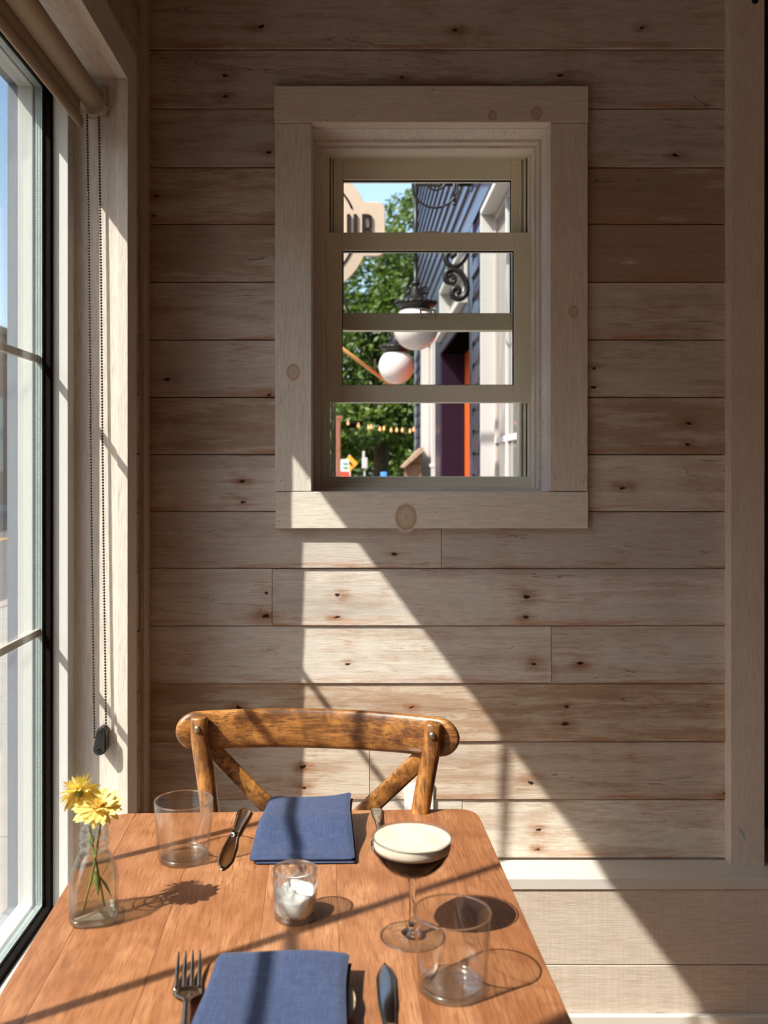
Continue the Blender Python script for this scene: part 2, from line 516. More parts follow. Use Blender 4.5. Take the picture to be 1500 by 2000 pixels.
def water_mat():
    t = NT('water')
    t.n.remove(t.b)
    tr = t.N('ShaderNodeBsdfTransparent'); tr.inputs[0].default_value = (0.93,0.93,0.88,1)
    gl = t.N('ShaderNodeBsdfGlossy'); gl.inputs['Roughness'].default_value = 0.02
    lw = t.N('ShaderNodeLayerWeight'); lw.inputs[0].default_value = 0.5
    mx = t.N('ShaderNodeMixShader'); t.l.new(t.math('MULTIPLY_ADD', t.math('POWER', lw.outputs['Facing'], 5.0), 0.9, 0.02), mx.inputs[0])
    t.l.new(tr.outputs[0], mx.inputs[1]); t.l.new(gl.outputs[0], mx.inputs[2]); t.l.new(mx.outputs[0], t.out.inputs[0])
    return t.m
M['water'] = water_mat()

def foam_mat():
    t = NT('cream_foam')
    v = t.coords((1,1,1), False)
    n = t.noise(v, 420, 3, 0.6); n2 = t.noise(v, 30, 3)
    t.base(t.ramp(n2, [(0.3, (0.56,0.46,0.34)), (0.6, (0.66,0.57,0.455))])); t.rough(0.55)
    t.b.inputs['Subsurface Weight'].default_value = 0.15; t.b.inputs['Subsurface Radius'].default_value = (0.004,0.003,0.002)
    t.normal(t.bump(n, 0.2, 0.0006)); return t.m
M['foam'] = foam_mat()
M['coffee'] = simple('coffee', (0.007,0.0018,0.001), 0.08, var=0.1, scale=20)
M['coffee'].node_tree.nodes['Principled BSDF'].inputs['Specular IOR Level'].default_value = 0.12

def petal_mat(name, a, b):
    t = NT(name)
    v = t.coords((1,1,1), False)
    n = t.noise(v, 120, 4)
    t.base(t.ramp(n, [(0.3, a), (0.7, b)])); t.rough(0.5)
    tl = t.N('ShaderNodeBsdfTranslucent'); tl.inputs[0].default_value = (0.85,0.62,0.10,1)
    mx = t.N('ShaderNodeMixShader'); mx.inputs[0].default_value = 0.3
    t.l.new(t.b.outputs[0], mx.inputs[1]); t.l.new(tl.outputs[0], mx.inputs[2]); t.l.new(mx.outputs[0], t.out.inputs[0])
    return t.m
M['petal'] = petal_mat('yellow_petal', (0.80,0.62,0.16), (0.88,0.76,0.32))
M['petal_core'] = petal_mat('flower_heart', (0.62,0.34,0.05), (0.76,0.50,0.10))

def leaf_mat(name, a, b):
    t = NT(name)
    v = t.coords((1,1,1), False)
    n = t.noise(v, 1.6, 3, 0.6); n2 = t.noise(v, 9, 2)
    t.base(t.ramp(t.math('ADD', t.math('MULTIPLY', n, 0.6), t.math('MULTIPLY', n2, 0.4)), [(0.38, a), (0.62, b)])); t.rough(0.55)
    tl = t.N('ShaderNodeBsdfTranslucent'); tl.inputs[0].default_value = (0.14,0.22,0.02,1)
    mx = t.N('ShaderNodeMixShader'); mx.inputs[0].default_value = 0.35
    t.l.new(t.b.outputs[0], mx.inputs[1]); t.l.new(tl.outputs[0], mx.inputs[2]); t.l.new(mx.outputs[0], t.out.inputs[0])
    return t.m
M['leaf'] = leaf_mat('tree_leaf', (0.022,0.050,0.007), (0.11,0.17,0.02))
M['bark'] = simple('bark', (0.075,0.05,0.035), 0.9, var=0.4, scale=14, bump=0.6)
M['navy'] = simple('navy_paint', (0.030,0.023,0.046), 0.26, var=0.08, scale=6)
M['navy_dark'] = simple('purple_paint', (0.014,0.006,0.014), 0.6, var=0.08, scale=6)
M['navy_dark'].node_tree.nodes['Principled BSDF'].inputs['Specular IOR Level'].default_value = 0.08
M['ext_white'] = simple('exterior_white', (0.42,0.405,0.38), 0.5, var=0.02)
M['ext_cream'] = simple('exterior_cream', (0.38,0.33,0.29), 0.6, var=0.03)
M['orange'] = simple('orange_door', (0.50,0.075,0.006), 0.45, var=0.03)
M['sign'] = simple('cream_sign', (0.44,0.33,0.24), 0.7, var=0.03)
M['sign_ink'] = simple('sign_brown', (0.02,0.013,0.009), 0.6)
M['sign_ink'].node_tree.nodes['Principled BSDF'].inputs['Specular IOR Level'].default_value = 0.1
M['globe'] = simple('opal_globe', (0.52,0.48,0.45), 0.18, var=0.01)
M['post_wood'] = simple('reddish_post', (0.20,0.075,0.04), 0.7, var=0.2)
M['kiosk_wood'] = simple('kiosk_boards', (0.16,0.085,0.045), 0.8, var=0.25)
M['kiosk_roof'] = simple('kiosk_roof', (0.26,0.17,0.115), 0.8, var=0.2)
M['pole_wood'] = simple('tan_pole', (0.62,0.33,0.11), 0.6)
M['bulb'] = simple('amber_bulb', (0.70,0.34,0.14), 0.25, emit=((1.0,0.42,0.14), 0.35))
M['cable'] = simple('cable', (0.02,0.02,0.02), 0.7)
M['sign_orange'] = simple('warning_orange', (0.80,0.30,0.02), 0.5)
M['sign_green'] = simple('sign_green', (0.05,0.28,0.20), 0.5)
M['sign_pale'] = simple('sign_pale', (0.50,0.52,0.48), 0.5)
M['red'] = simple('red_board', (0.72,0.05,0.02), 0.5)
M['blue'] = simple('blue_board', (0.05,0.22,0.62), 0.5)
M['concrete'] = simple('pale_concrete', (0.34,0.31,0.28), 0.9, var=0.08, scale=6, bump=0.2)
M['asphalt'] = simple('asphalt', (0.11,0.105,0.10), 0.9, var=0.15, scale=40, bump=0.3)
M['line_yellow'] = simple('road_yellow', (0.60,0.34,0.06), 0.8)
M['grass'] = simple('verge_grass', (0.06,0.10,0.025), 0.95, var=0.4, scale=30, bump=0.6)
def brick_mat():
    t = NT('far_brick')
    tc = t.N('ShaderNodeTexCoord').outputs['Object']
    sp = t.N('ShaderNodeSeparateXYZ'); t.l.new(tc, sp.inputs[0])
    c = t.N('ShaderNodeCombineXYZ'); t.l.new(sp.outputs[1], c.inputs[0]); t.l.new(sp.outputs[2], c.inputs[1])
    b = t.N('ShaderNodeTexBrick'); t.l.new(c.outputs[0], b.inputs[0])
    b.inputs['Scale'].default_value = 4.5
    b.inputs[1].default_value = (0.30,0.12,0.075,1); b.inputs[2].default_value = (0.22,0.10,0.07,1); b.inputs[3].default_value = (0.34,0.28,0.24,1)
    t.base(b.outputs[0]); t.rough(0.9); return t.m
M['brick'] = brick_mat()

# ================================================================== SETTING
WY = 2.300      # face of the back wall
WX = -0.516     # face of the left wall
# openings (back window, inside the trim)
BX0, BX1 = PX(608, 2.28), PX(1075, 2.28)
BZ0, BZ1 = PZ(960, 2.28), PZ(240, 2.28)
CEIL = 2.78

def struct(name, mb, mat, label, **k):
    o = build(name, mb, mat, **k)
    o['kind'] = 'structure'; o['label'] = label; o['category'] = name.split('_')[0]
    return o

mb = MB(); mb.box(-0.73, 3.2, -3.2, 2.62, -0.12, 0.0)
floor = struct('floor', mb, M['floor'], 'dark brown wooden floor of the dining room')
mb = MB(); mb.box(-0.73, 3.2, -3.2, 2.62, CEIL, CEIL + 0.12)
struct('ceiling', mb, M['ceiling'], 'plain painted ceiling above the frame')

# back wall core with the window hole and, to the right of the post, a dark recess
RX = PX(1496, 2.28)     # right edge of the post
mb = MB()
T0, T1 = WY + 0.022, 2.62
mb.box(-0.72, BX0 - 0.002, T0, T1, 0, CEIL)
mb.box(BX1 + 0.002, RX, T0, T1, 0, CEIL)
mb.box(BX0 - 0.002, BX1 + 0.002, T0, T1, 0, BZ0 - 0.002)
mb.box(BX0 - 0.002, BX1 + 0.002, T0, T1, BZ1 + 0.002, CEIL)
wall_back = struct('wall_back', mb, M['dark_wall'], 'far wall clad in whitewashed reclaimed horizontal boards')
mb = MB(); mb.box(RX, 3.2, 2.50, 2.62, 0, CEIL)
struct('wall_recess', mb, M['dark_wall'], 'dark brown wall set back to the right of the white post')

ys = [-130, -18, 97, 212, 327, 438, 551, 664, 776, 888, 999, 1110, 1222, 1335, 1448, 1561, 1675, 1788]
tints = {0:(0.92,0.86,0.82), 1:(0.95,0.88,0.84), 2:(0.92,0.86,0.84), 3:(0.90,0.86,0.84), 4:(0.93,0.86,0.80), 5:(0.98,0.95,0.92),
         6:(1.0,0.96,0.93), 7:(1.02,0.98,0.95), 8:(0.92,0.84,0.76), 9:(1.10,1.08,1.05), 10:(0.98,0.95,0.93), 11:(1.18,1.17,1.16),
         12:(1.15,1.13,1.10), 13:(0.96,0.84,0.72), 14:(1.02,0.93,0.84), 15:(1.16,1.13,1.08), 16:(1.0,0.95,0.9)}
joints = {10: [862], 11: [532], 12: [1077], 14: [722], 15: [903], 1: [], 4: []}
XL, XR = WX + 0.0, PX(1428, 2.29)
TX0, TX1 = PX(540, 2.28), PX(1146, 2.28)
TZ0, TZ1 = PZ(1030, 2.28), PZ(170, 2.28)
wearrow = {0:.45, 1:.4, 2:.5, 3:.5, 4:.88, 5:.9, 6:.5, 7:.45, 8:.55, 9:.25, 10:.35, 11:.3, 12:.35, 13:.60, 14:.5, 15:.45}
def plank(x0, x1, z0, z1, tint, parent, proud, wear=0.4):
    g = 0.0009
    lip = 0.0035
    y1 = WY + 0.020
    yb, yt = WY - lip - proud, WY + 0.0015 - proud
    zz = [z0 + R.uniform(0, .0006), z0 + R.uniform(0, .0006), z1 - R.uniform(0, .0008), z1 - R.uniform(0, .0008)]
    p = [(x0+g*.6, yb, zz[0]+g), (x1-g*.6, yb, zz[1]+g), (x1-g*.6, y1, z0+g), (x0+g*.6, y1, z0+g),
         (x0+g*.6, yt, zz[2]-g), (x1-g*.6, yt, zz[3]-g), (x1-g*.6, y1, z1-g), (x0+g*.6, y1, z1-g)]
    m = MB(); m.hexa(p)
    v = R.uniform(0.95, 1.05)
    return build('plank', m, M['plank'], parent, bevel=0.0009, seg=1, color=[c * v for c in tint] + [max(0.03, min(1, wear + R.uniform(-.12, .12)))])
for i in range(len(ys) - 1):
    z1, z0 = PZ(ys[i], WY), PZ(ys[i+1], WY)
    cuts = [XL] + [PX(j, WY) for j in joints.get(i, [])] + [XR]
    for a, b in zip(cuts[:-1], cuts[1:]):
        proud = R.uniform(0, 0.0022)
        segs = [(a, b)]
        if z1 > TZ0 + 0.001 and z0 < TZ1 - 0.001:           # stops behind the window trim
            if not (z0 < TZ0 < z1 or z0 < TZ1 < z1):     # rows that only pass under the trim stay whole
                segs = [(a, min(b, TX0)), (max(a, TX1), b)]
        for s0, s1 in segs:
            if s1 - s0 > 0.01: plank(s0, s1, z0, z1, tints.get(i, (1,1,1)), wall_back, proud, wearrow.get(i, .4) - (0.25 if s1 < 0 and i in (4, 5) else 0))

# low bumped-out wall under the ledge
LZ = PZ(1716, 2.19)      # ledge top height
LF = 2.19
mb = MB(); mb.box(WX, 3.2, 2.225, WY + 0.03, 0, LZ - 0.03)
wall_low = struct('wall_low', mb, M['dark_wall'], 'low boarded wall projecting below the white ledge')
for z1_, z0_ in ((LZ - 0.0265, PZ(1880, 2.205)), (PZ(1880, 2.205), PZ(1985, 2.205) - 0.02), (PZ(1985, 2.205) - 0.02, 0.0)):
    for x0_, x1_ in ((WX, 0.22), (0.22, 2.0), (2.0, 3.2)):
        m = MB(); m.box(x0_ + .001, x1_ - .001, 2.1935 + R.uniform(0, .001), 2.227, z0_ + 0.0012, z1_ - 0.0012)
        build('plank', m, M['sawn'], wall_low, bevel=0.0012, color=(1.04, 1.0, 0.97))
mb = MB(); mb.box(WX + 0.002, 3.19, LF, WY - 0.004, LZ - 0.026, LZ)
mb.box(RX + 0.002, 3.19, WY - 0.004, 2.50, LZ - 0.026, LZ)
struct('trim_1', mb, M['ledge'], 'satin white painted ledge running along the wall', bevel=0.0018)
mb = MB(); mb.box(WX, 3.19, 2.178, 2.1935, 0, PZ(1980, 2.19))
struct('baseboard_back', mb, M['ledge'], 'white baseboard at the foot of the low wall', bevel=0.002)

# post at the right
mb = MB(); mb.box(PX(1428, 2.26), PX(1494, 2.26), 2.262, WY + 0.1, LZ, CEIL)
post = struct('trim_2', mb, M['trim_z'], 'tall whitewashed upright trim board at the right end of the wall', bevel=0.001, color=(0.97,0.90,0.87))
m = MB(); m.prism([(PX(1442 + a_, 2.2615), PZ(1622 + b_, 2.2615)) for a_, b_ in ((0,-6),(6,-3),(12,6),(14,17),(12,22),(9,12),(4,3))], 2.2610, 2.2618, 'y')
build('paint_smudge', m, simple('grey_smudge', (0.34,0.37,0.36), 0.6), post)
m = MB(); m.sphere((0, 0, 0), 0.008, 14, 8, (1, 0.5, 1)); m.v = [(x + PX(1474, 2.262), y + 2.2605, z + PZ(2, 2.262)) for x, y, z in m.v]
build('bolt_head', m, M['black_metal'], post)
# corner strip
mb = MB(); mb.box(WX, WX + 0.011, 2.235, 2.292, LZ, CEIL)
struct('trim_3', mb, M['trim_z'], 'narrow corner strip between the left wall and the far wall', bevel=0.001, color=(0.85,0.75,0.66))

# ---------------- back window: board trim
def tr_board(x0, x1, z0, z1, m_, y0=2.281):
    m = MB(); m.box(x0, x1, y0, WY + 0.02, z0, z1); return m
tw = thing('window_trim', 'whitewashed board frame around the small window in the far wall', 'window frame')
tw['kind'] = 'structure'; tw.name = 'trim_4'
q = lambda px: PX(px, 2.28)
k = lambda py: PZ(py, 2.28)
build('trim_board', tr_board(q(536), q(1149), k(239.3), k(168), None, 2.2785), M['trim_x'], tw, bevel=0.0012, color=(0.98,0.93,0.90))
build('trim_board', tr_board(q(537), q(608), k(959.4), k(240.7), None, 2.2800), M['trim_z'], tw, bevel=0.0012)
build('trim_board', tr_board(q(1075), q(1148), k(959.4), k(240.7), None, 2.2800), M['trim_z'], tw, bevel=0.0012, color=(0.97,0.92,0.9))
build('trim_board', tr_board(q(538), q(1148.5), k(1032), k(960.7), None, 2.2785), M['trim_x'], tw, bevel=0.0012, color=(1.05,1.05,1.04))
# knots on the trim boards are discs of bare wood set flush
def knot(px, py, r, parent, mat, y=2.2799):
    m = MB(); m.lathe([(0, 0), (r*.55, 0), (r, 0)], (0,0,0), 14, True, False, Matrix.Rotation(math.radians(90), 4, 'X'))
    m.v = [(x*(0.9) + q(px), y, z*1.15 + k(py)) for x, y_, z in m.v]
    return build('knot', m, mat, parent)
def knot_mat():
    t = NT('knot_wood')
    tc = t.N('ShaderNodeTexCoord').outputs['Generated']
    d = t.vmath('LENGTH', t.vmath('MULTIPLY', t.vmath('SUBTRACT', tc, (0.5,0.5,0.5)), (2, 0, 2)))
    n = t.noise(t.coords((1,1,1)), 240, 3)
    dd = t.math('ADD', d, t.math('MULTIPLY', n, 0.18))
    c = t.ramp(dd, [(0.0,(0.40,0.27,0.17)),(0.35,(0.54,0.43,0.33)),(0.72,(0.50,0.37,0.26)),(0.92,(0.42,0.27,0.17)),(1.0,(0.62,0.54,0.46))])
    t.base(c); t.rough(0.7); return t.m
M['knot'] = knot_mat()
knot(573, 727, 0.020, tw, M['knot'])
knot(793, 1010, 0.032, tw, M['knot'], 2.2784)
knot(1120, 608, 0.015, tw, M['knot'])
knot(1048, 221, 0.017, tw, M['knot'], 2.2784)
knot(962, 226, 0.013, tw, M['knot'], 2.2784)

m = MB()
for px, py in ((545,262),(602,266),(548,938),(600,935),(1083,262),(1141,262),(1140,940),(1085,935),(556,176),(1138,182),(845,175),(545,1018),(1140,976),(1130,1021),(620,965),(850,1000),(640,236),(690,226)):
    n0 = len(m.v)
    yy = 2.2783 if (py < 240 or py > 960) else 2.2798
    m.lathe([(0, 0), (0.0014, 0)], (q(px), yy, k(py)), 8, False, False, Matrix.Rotation(math.radians(90), 4, 'X'))
build('nail', m, M['wick'], tw)['kind'] = 'stuff'
# reveal boards
rv = thing('trim_5', 'painted wooden reveal boards lining the small window opening', 'window reveal'); rv['kind'] = 'structure'
def rb(x0, x1, y0, y1, z0, z1, c=(1,1,1), mt='trim_y'):
    m = MB(); m.box(x0, x1, y0, y1, z0, z1); build('reveal_board', m, M[mt], rv, bevel=0.001, color=c)
rb(BX0 - 0.018, BX0, WY + 0.021, 2.60, BZ0 - 0.018, BZ1 + 0.018)
rb(BX1, BX1 + 0.018, WY + 0.021, 2.60, BZ0 - 0.018, BZ1 + 0.018)
rb(BX0, BX1, WY + 0.021, 2.60, BZ1, BZ1 + 0.018)
rb(BX0, BX1, WY + 0.021, 2.60, BZ0 - 0.018, BZ0)
# stepped stop mouldings
for y0, d in ((2.40, 0.007), (2.425, 0.013)):
    m = MB()
    m.box(BX1 - d, BX1, y0, 2.46, BZ0, BZ1); m.box(BX0, BX0 + d, y0, 2.46, BZ0, BZ1)
    m.box(BX0 + d, BX1 - d, y0, 2.46, BZ1 - d, BZ1); m.box(BX0 + d, BX1 - d, y0, 2.46, BZ0, BZ0 + d*.6)
    build('stop_moulding', m, M['trim_x'], rv, bevel=0.001)

# vinyl single-hung window
ZI, ZO = 2.50, 2.545
win = thing('window_1', 'almond vinyl single-hung window with its lower sash raised', 'window'); win['kind'] = 'structure'
I = lambda px: PX(px, ZI)
J = lambda py: PZ(py, ZI)
I2 = lambda px: PX(px, ZO)
J2 = lambda py: PZ(py, ZO)
m = MB()
wl, wr = I(636), I(1040)
m.box(BX0 + 0.004, wl, 2.462, 2.59, BZ0, BZ1); m.box(wr, BX1 - 0.0005, 2.462, 2.59, BZ0, BZ1)
m.box(wl, wr, 2.462, 2.59, J(303), BZ1)
m.box(wl, wr, 2.462, 2.52, BZ0, PZ(945, 2.462)); m.box(wl, wr, 2.49, 2.59, BZ0, PZ(931, 2.49))
build('frame', m, M['vinyl'], win, bevel=0.001)
m = MB()      # side tracks visible under the raised sash
for a, b in ((636, 643), (646, 649), (651, 655)):
    m.box(I(a), I(b), 2.502 + (a-636)*0.002, 2.58, PZ(931, 2.5), J(303))
for a, b in ((1033, 1040), (1027, 1030), (1019, 1023)):
    m.box(I(a), I(b), 2.502 + (1040-b)*0.002, 2.58, PZ(931, 2.5), J(303))
build('track', m, M['vinyl'], win, bevel=0.0006)
def sash(x0, x1, z0, z1, gx0, gx1, gz0, gz1, y0, y1, label):
    s = bpy.data.objects.new('sash', None); COL.objects.link(s); s.parent = win; s['label'] = label
    m = MB(); m.box(x0, gx0, y0, y1, z0, z1); build('stile', m, M['vinyl'], s, bevel=0.0015)
    m = MB(); m.box(gx1, x1, y0, y1, z0, z1); build('stile', m, M['vinyl'], s, bevel=0.0015)
    m = MB(); m.box(gx0, gx1, y0 - 0.001, y1, gz1, z1); build('rail', m, M['vinyl'], s, bevel=0.0015)
    m = MB(); m.box(gx0, gx1, y0 - 0.001, y1, z0, gz0); build('rail', m, M['vinyl'], s, bevel=0.0015)
    m = MB(); yy = (y0 + y1) / 2
    m.box(gx0 - 0.002, gx1 + 0.002, yy, yy + 0.003, gz0 - 0.002, gz1 + 0.002); build('pane', m, M['pane'], s)
    e = 0.004      # glazing bead
    m = MB(); m.box(gx0, gx0 + e*.4, y0 + .006, yy, gz0, gz1); m.box(gx1 - e*.4, gx1, y0 + .006, yy, gz0, gz1)
    m.box(gx0, gx1, y0 + .006, yy, gz0, gz0 + e*.4); m.box(gx0, gx1, y0 + .006, yy, gz1 - e*.4, gz1)
    build('glazing_bead', m, M['gasket'], s)
    return s
s1 = sash(I(636.5), I(1039.5), J(786), J(454), I(668), I(1004), J(752), J(489), ZI, ZI + 0.034, 'raised lower sash in front')
s2 = sash(I2(641), I2(1034), J2(645), J2(305), I2(670), I2(999), J2(612), J2(351), ZO, ZO + 0.034, 'fixed upper sash behind')
m = MB()      # cam lock on top of the check rail
m.lathe([(0.0, 0.009), (0.010, 0.009), (0.019, 0.006), (0.024, 0.002), (0.026, 0.0)], (I(843), ZI + 0.02, J(454)), 24, True, False, Matrix.Diagonal((1.5, 0.55, 0.9, 1)))
build('sash_lock', m, M['vinyl'], s1)
m = MB()
x0, x1, zz = I2(820), I2(850), J2(625)
for a in ((x0, x0+.004, zz, zz+.028), (x1-.004, x1, zz, zz+.028), (x0, x1, zz+.024, zz+.028), (x0, x1, zz+.010, zz+.013), (x0, x1, zz, zz+.003)):
    m.box(a[0], a[1], ZO - 0.006, ZO + 0.0, a[2], a[3])
build('lock_keeper', m, M['vinyl'], s2, bevel=0.0006)

# ---------------- left wall with the big window and an added unseen one
GZ0, GZ1 = 0.396, 2.128          # glass opening
GY1 = 2.005
PANE = 0.415
GY0 = 1.576 - 3 * PANE           # = 0.331
wins = [(GY0, GY1), (GY0 - 0.20 - (GY1 - GY0), GY0 - 0.20)]
mb = MB()
yA = wins[0][1] + 0.076; yB = wins[0][0] - 0.076; yC = wins[1][1] + 0.076; yD = wins[1][0] - 0.076
HX0, HX1 = -0.715, WX - 0.006
zt, zb = 2.187, 0.331
mb.box(HX0, HX1, yA, 2.32, 0, CEIL); mb.box(HX0, HX1, yC, yB, zb, zt); mb.box(HX0, HX1, -3.2, yD, 0, CEIL)
mb.box(HX0, HX1, yD, yA, zt, CEIL); mb.box(HX0, HX1, yD, yA, 0, zb)
wall_left = struct('wall_left', mb, M['dark_wall'], 'left wall of horizontal boards around the tall window')
for i in range(len(ys) - 1):
    z1_, z0_ = PZ(ys[i], WY), PZ(ys[i+1], WY)
    m = MB(); m.box(WX - 0.0055, WX + R.uniform(-.001, .001), 2.078, 2.30, z0_ + .001, z1_ - .001)
    c = R.uniform(0.8, 1.0)
    build('plank', m, M['plank_y'], wall_left, bevel=0.0008, color=(c, c*.9, c*.82))
for zA, zB in ((2.19, 2.29), (2.29, 2.42), (2.42, 2.56), (2.56, 2.70), (2.70, CEIL)):
    m = MB(); m.box(WX - 0.0055, WX, -3.2, 2.077, zA + .001, zB - .001)
    build('plank', m, M['plank_y'], wall_left, bevel=0.0008, color=(0.9,0.82,0.74))
m = MB(); m.box(WX - 0.006, WX, -3.2, 2.04, 0, 0.25); build('plank', m, M['plank_y'], wall_left, color=(1,.9,.82))
# other room walls
mb = MB(); mb.box(3.2, 3.3, -3.2, 2.62, 0, CEIL)
struct('wall_right', mb, M['room_wall'], 'plain brown wall on the far right side of the room')
mb = MB(); mb.box(-0.73, 3.3, -3.3, -3.2, 0, CEIL)
struct('wall_front', mb, M['room_wall'], 'plain brown wall behind the camera')

def mkwin(n, y0, y1, detailed):
    wn = thing('window_%d' % n, 'tall white-framed window on the left wall, divided by slim muntins' if n == 2 else 'unseen second window on the left wall, added to let in ambient light', 'window'); wn['kind'] = 'structure'
    z0, z1 = GZ0, GZ1
    m = MB(); m.ringx(-0.652, -0.619, y0 - 0.015, y1 + 0.015, z0 - 0.015, z1 + 0.015, 0.045); build('inner_frame', m, M['white_frame'], wn, bevel=0.0015)
    m = MB(); m.ringx(-0.669, -0.653, y0 - 0.006, y1 + 0.004, z0 - 0.006, z1 + 0.004, 0.03); m.ringx(-0.6535, -0.6515, y0 - 0.011, y1 + 0.010, z0 - 0.011, z1 + 0.010, 0.02)
    build('gasket', m, M['gasket'], wn, bevel=0.001)
    m = MB(); m.ringx(-0.683, -0.6695, y0 - 0.001, y1 - 0.001, z0 - 0.001, z1 - 0.001, 0.02); build('spacer', m, M['spacer'], wn)
    if detailed:
        m = MB(); zz = z0 + 0.01
        while zz < z1:
            for xx in (-0.6795, -0.6735): m.box(xx - .0007, xx + .0007, y1 - 0.0016, y1 - 0.0005, zz, zz + 0.0016)
            zz += 0.0042
        o = build('spacer_holes', m, M['spacer_dots'], wn); o['kind'] = 'stuff'
    m = MB(); m.ringx(-0.6895, -0.684, y0 - 0.012, y1 + 0.012, z0 - 0.012, z1 + 0.012, 0.03); build('outer_stop', m, M['muntin'], wn)
    m = MB(); m.ringx(-0.722, -0.690, y0, y1 + 0.002, z0, z1 + 0.002, 0.05); build('outer_frame', m, M['white_frame'], wn, bevel=0.0015)
    m = MB(); m.ringx(-0.748, -0.7225, y0 - 0.01, y1 + 0.012, z0 - 0.01, z1 + 0.012, 0.08); build('outer_casing', m, M['ext_casing'], wn, bevel=0.0015)
    m = MB(); m.box(-0.6705, -0.6675, y0 - 0.003, y1 + 0.002, z0 - 0.003, z1 + 0.002); build('pane', m, M['pane'], wn)
    m = MB(); m.box(-0.6855, -0.6832, y0 - 0.003, y1 + 0.002, z0 - 0.003, z1 + 0.002); build('pane', m, M['pane'], wn)
    for r_ in (1, 2):
        zc = z0 + r_ * (z1 - z0) / 3
        m = MB(); m.box(-0.6815, -0.6725, y0, y1, zc - 0.008, zc + 0.008); build('muntin', m, M['muntin'], wn, bevel=0.002)
    for c_ in (1, 2, 3):
        yc = y0 + c_ * PANE
        m = MB(); m.box(-0.6812, -0.6728, yc - 0.008, yc + 0.008, z0, z1); build('muntin', m, M['muntin'], wn, bevel=0.002)
    # wooden jamb lining and casing
    a, b, c, d = y0 - 0.055, y1 + 0.055, 0.352, 2.166
    m = MB(); m.box(-0.655, -0.521, b, b + 0.02, c - 0.02, d + 0.02); build('jamb_board', m, M['trim_z'], wn, bevel=0.001)
    m = MB(); m.box(-0.655, -0.521, a - 0.02, a, c - 0.02, d + 0.02); build('jamb_board', m, M['trim_z'], wn, bevel=0.001)
    m = MB(); m.box(-0.655, -0.521, a, b, d, d + 0.02); build('head_board', m, M['trim_y'], wn, bevel=0.001)
    m = MB(); m.box(-0.655, -0.521, a, b, c - 0.02, c); build('sill_board', m, M['trim_y'], wn, bevel=0.001)
    a, b, c, d = y0 - 0.037, y1 + 0.037, 0.362, 2.160
    wd = 0.083
    x0, x1 = -0.5205, -0.497
    m = MB(); m.box(x0, x1, b, b + wd, c - wd, d); build('casing_board', m, M['trim_z'], wn, bevel=0.0012)
    m = MB(); m.box(x0, x1, a - wd, a, c - wd, d); build('casing_board', m, M['trim_z'], wn, bevel=0.0012)
    m = MB(); m.box(x0, x1, a - wd, b + wd, d + .0004, d + wd); build('casing_board', m, M['trim_y'], wn, bevel=0.0012)
    m = MB(); m.box(x0, x1, a, b, c - wd, c); build('casing_board', m, M['trim_y'], wn, bevel=0.0012)
    return wn
mkwin(2, wins[0][0], wins[0][1], True)
mkwin(3, wins[1][0], wins[1][1], False)  # out of view, added to bring more ambient light into the room

# ================================================================== BLIND
BXC, BZC = -0.566, 2.108
bl = thing('roller_blind', 'rolled-up beige roller blind at the top of the left window', 'blind', (0, 0, 0))
def along_y(prof_xz, y0, y1):
    m = MB(); n = len(prof_xz)
    m.prism(prof_xz, y0, y1, 'y', True); return m
circ = [(BXC + 0.0232*math.cos(2*math.pi*i/36), BZC + 0.0232*math.sin(2*math.pi*i/36)) for i in range(36)]
build('fabric_roll', along_y(circ, GY0 - 0.03, 2.014), M['blind'], bl)
# flap of fabric between roll and hem bar
m = MB(); fx = -0.589
m.prism([(fx, BZC), (fx + .0009, BZC), (-0.5905, 2.062), (-0.5915, 2.062)], GY0 - 0.028, 2.005, 'y'); build('fabric_flap', m, M['blind'], bl)
hem = []
for i in range(20):
    a = 2*math.pi*i/20
    hem.append((-0.591 + 0.0062*math.cos(a), 2.058 + 0.014*math.sin(a)))
build('hem_bar', along_y(hem, GY0 - 0.03, 2.016), M['blind'], bl)
m = MB()
pts = [(BXC + 0.0275*math.cos(2*math.pi*i/40), BZC + 0.0275*math.sin(2*math.pi*i/40)) for i in range(40)]
m.prism(pts, 2.021, 2.046, 'y', True)
m.box(BXC - 0.022, BXC + 0.022, 2.046, 2.060, BZC - 0.028, BZC + 0.04)
build('clutch', m, M['blind_metal'], bl, bevel=0.0008)
m = MB()
for j in range(14):
    a0 = math.radians(200 + j * 10)
    m.box(BXC + 0.0295*math.cos(a0) - .003, BXC + 0.0295*math.cos(a0) + .003, 2.022, 2.040, BZC + 0.0295*math.sin(a0) - .002, BZC + 0.0295*math.sin(a0) + .002)
build('clutch_rim', m, M['blind_metal'], bl, bevel=0.0006)
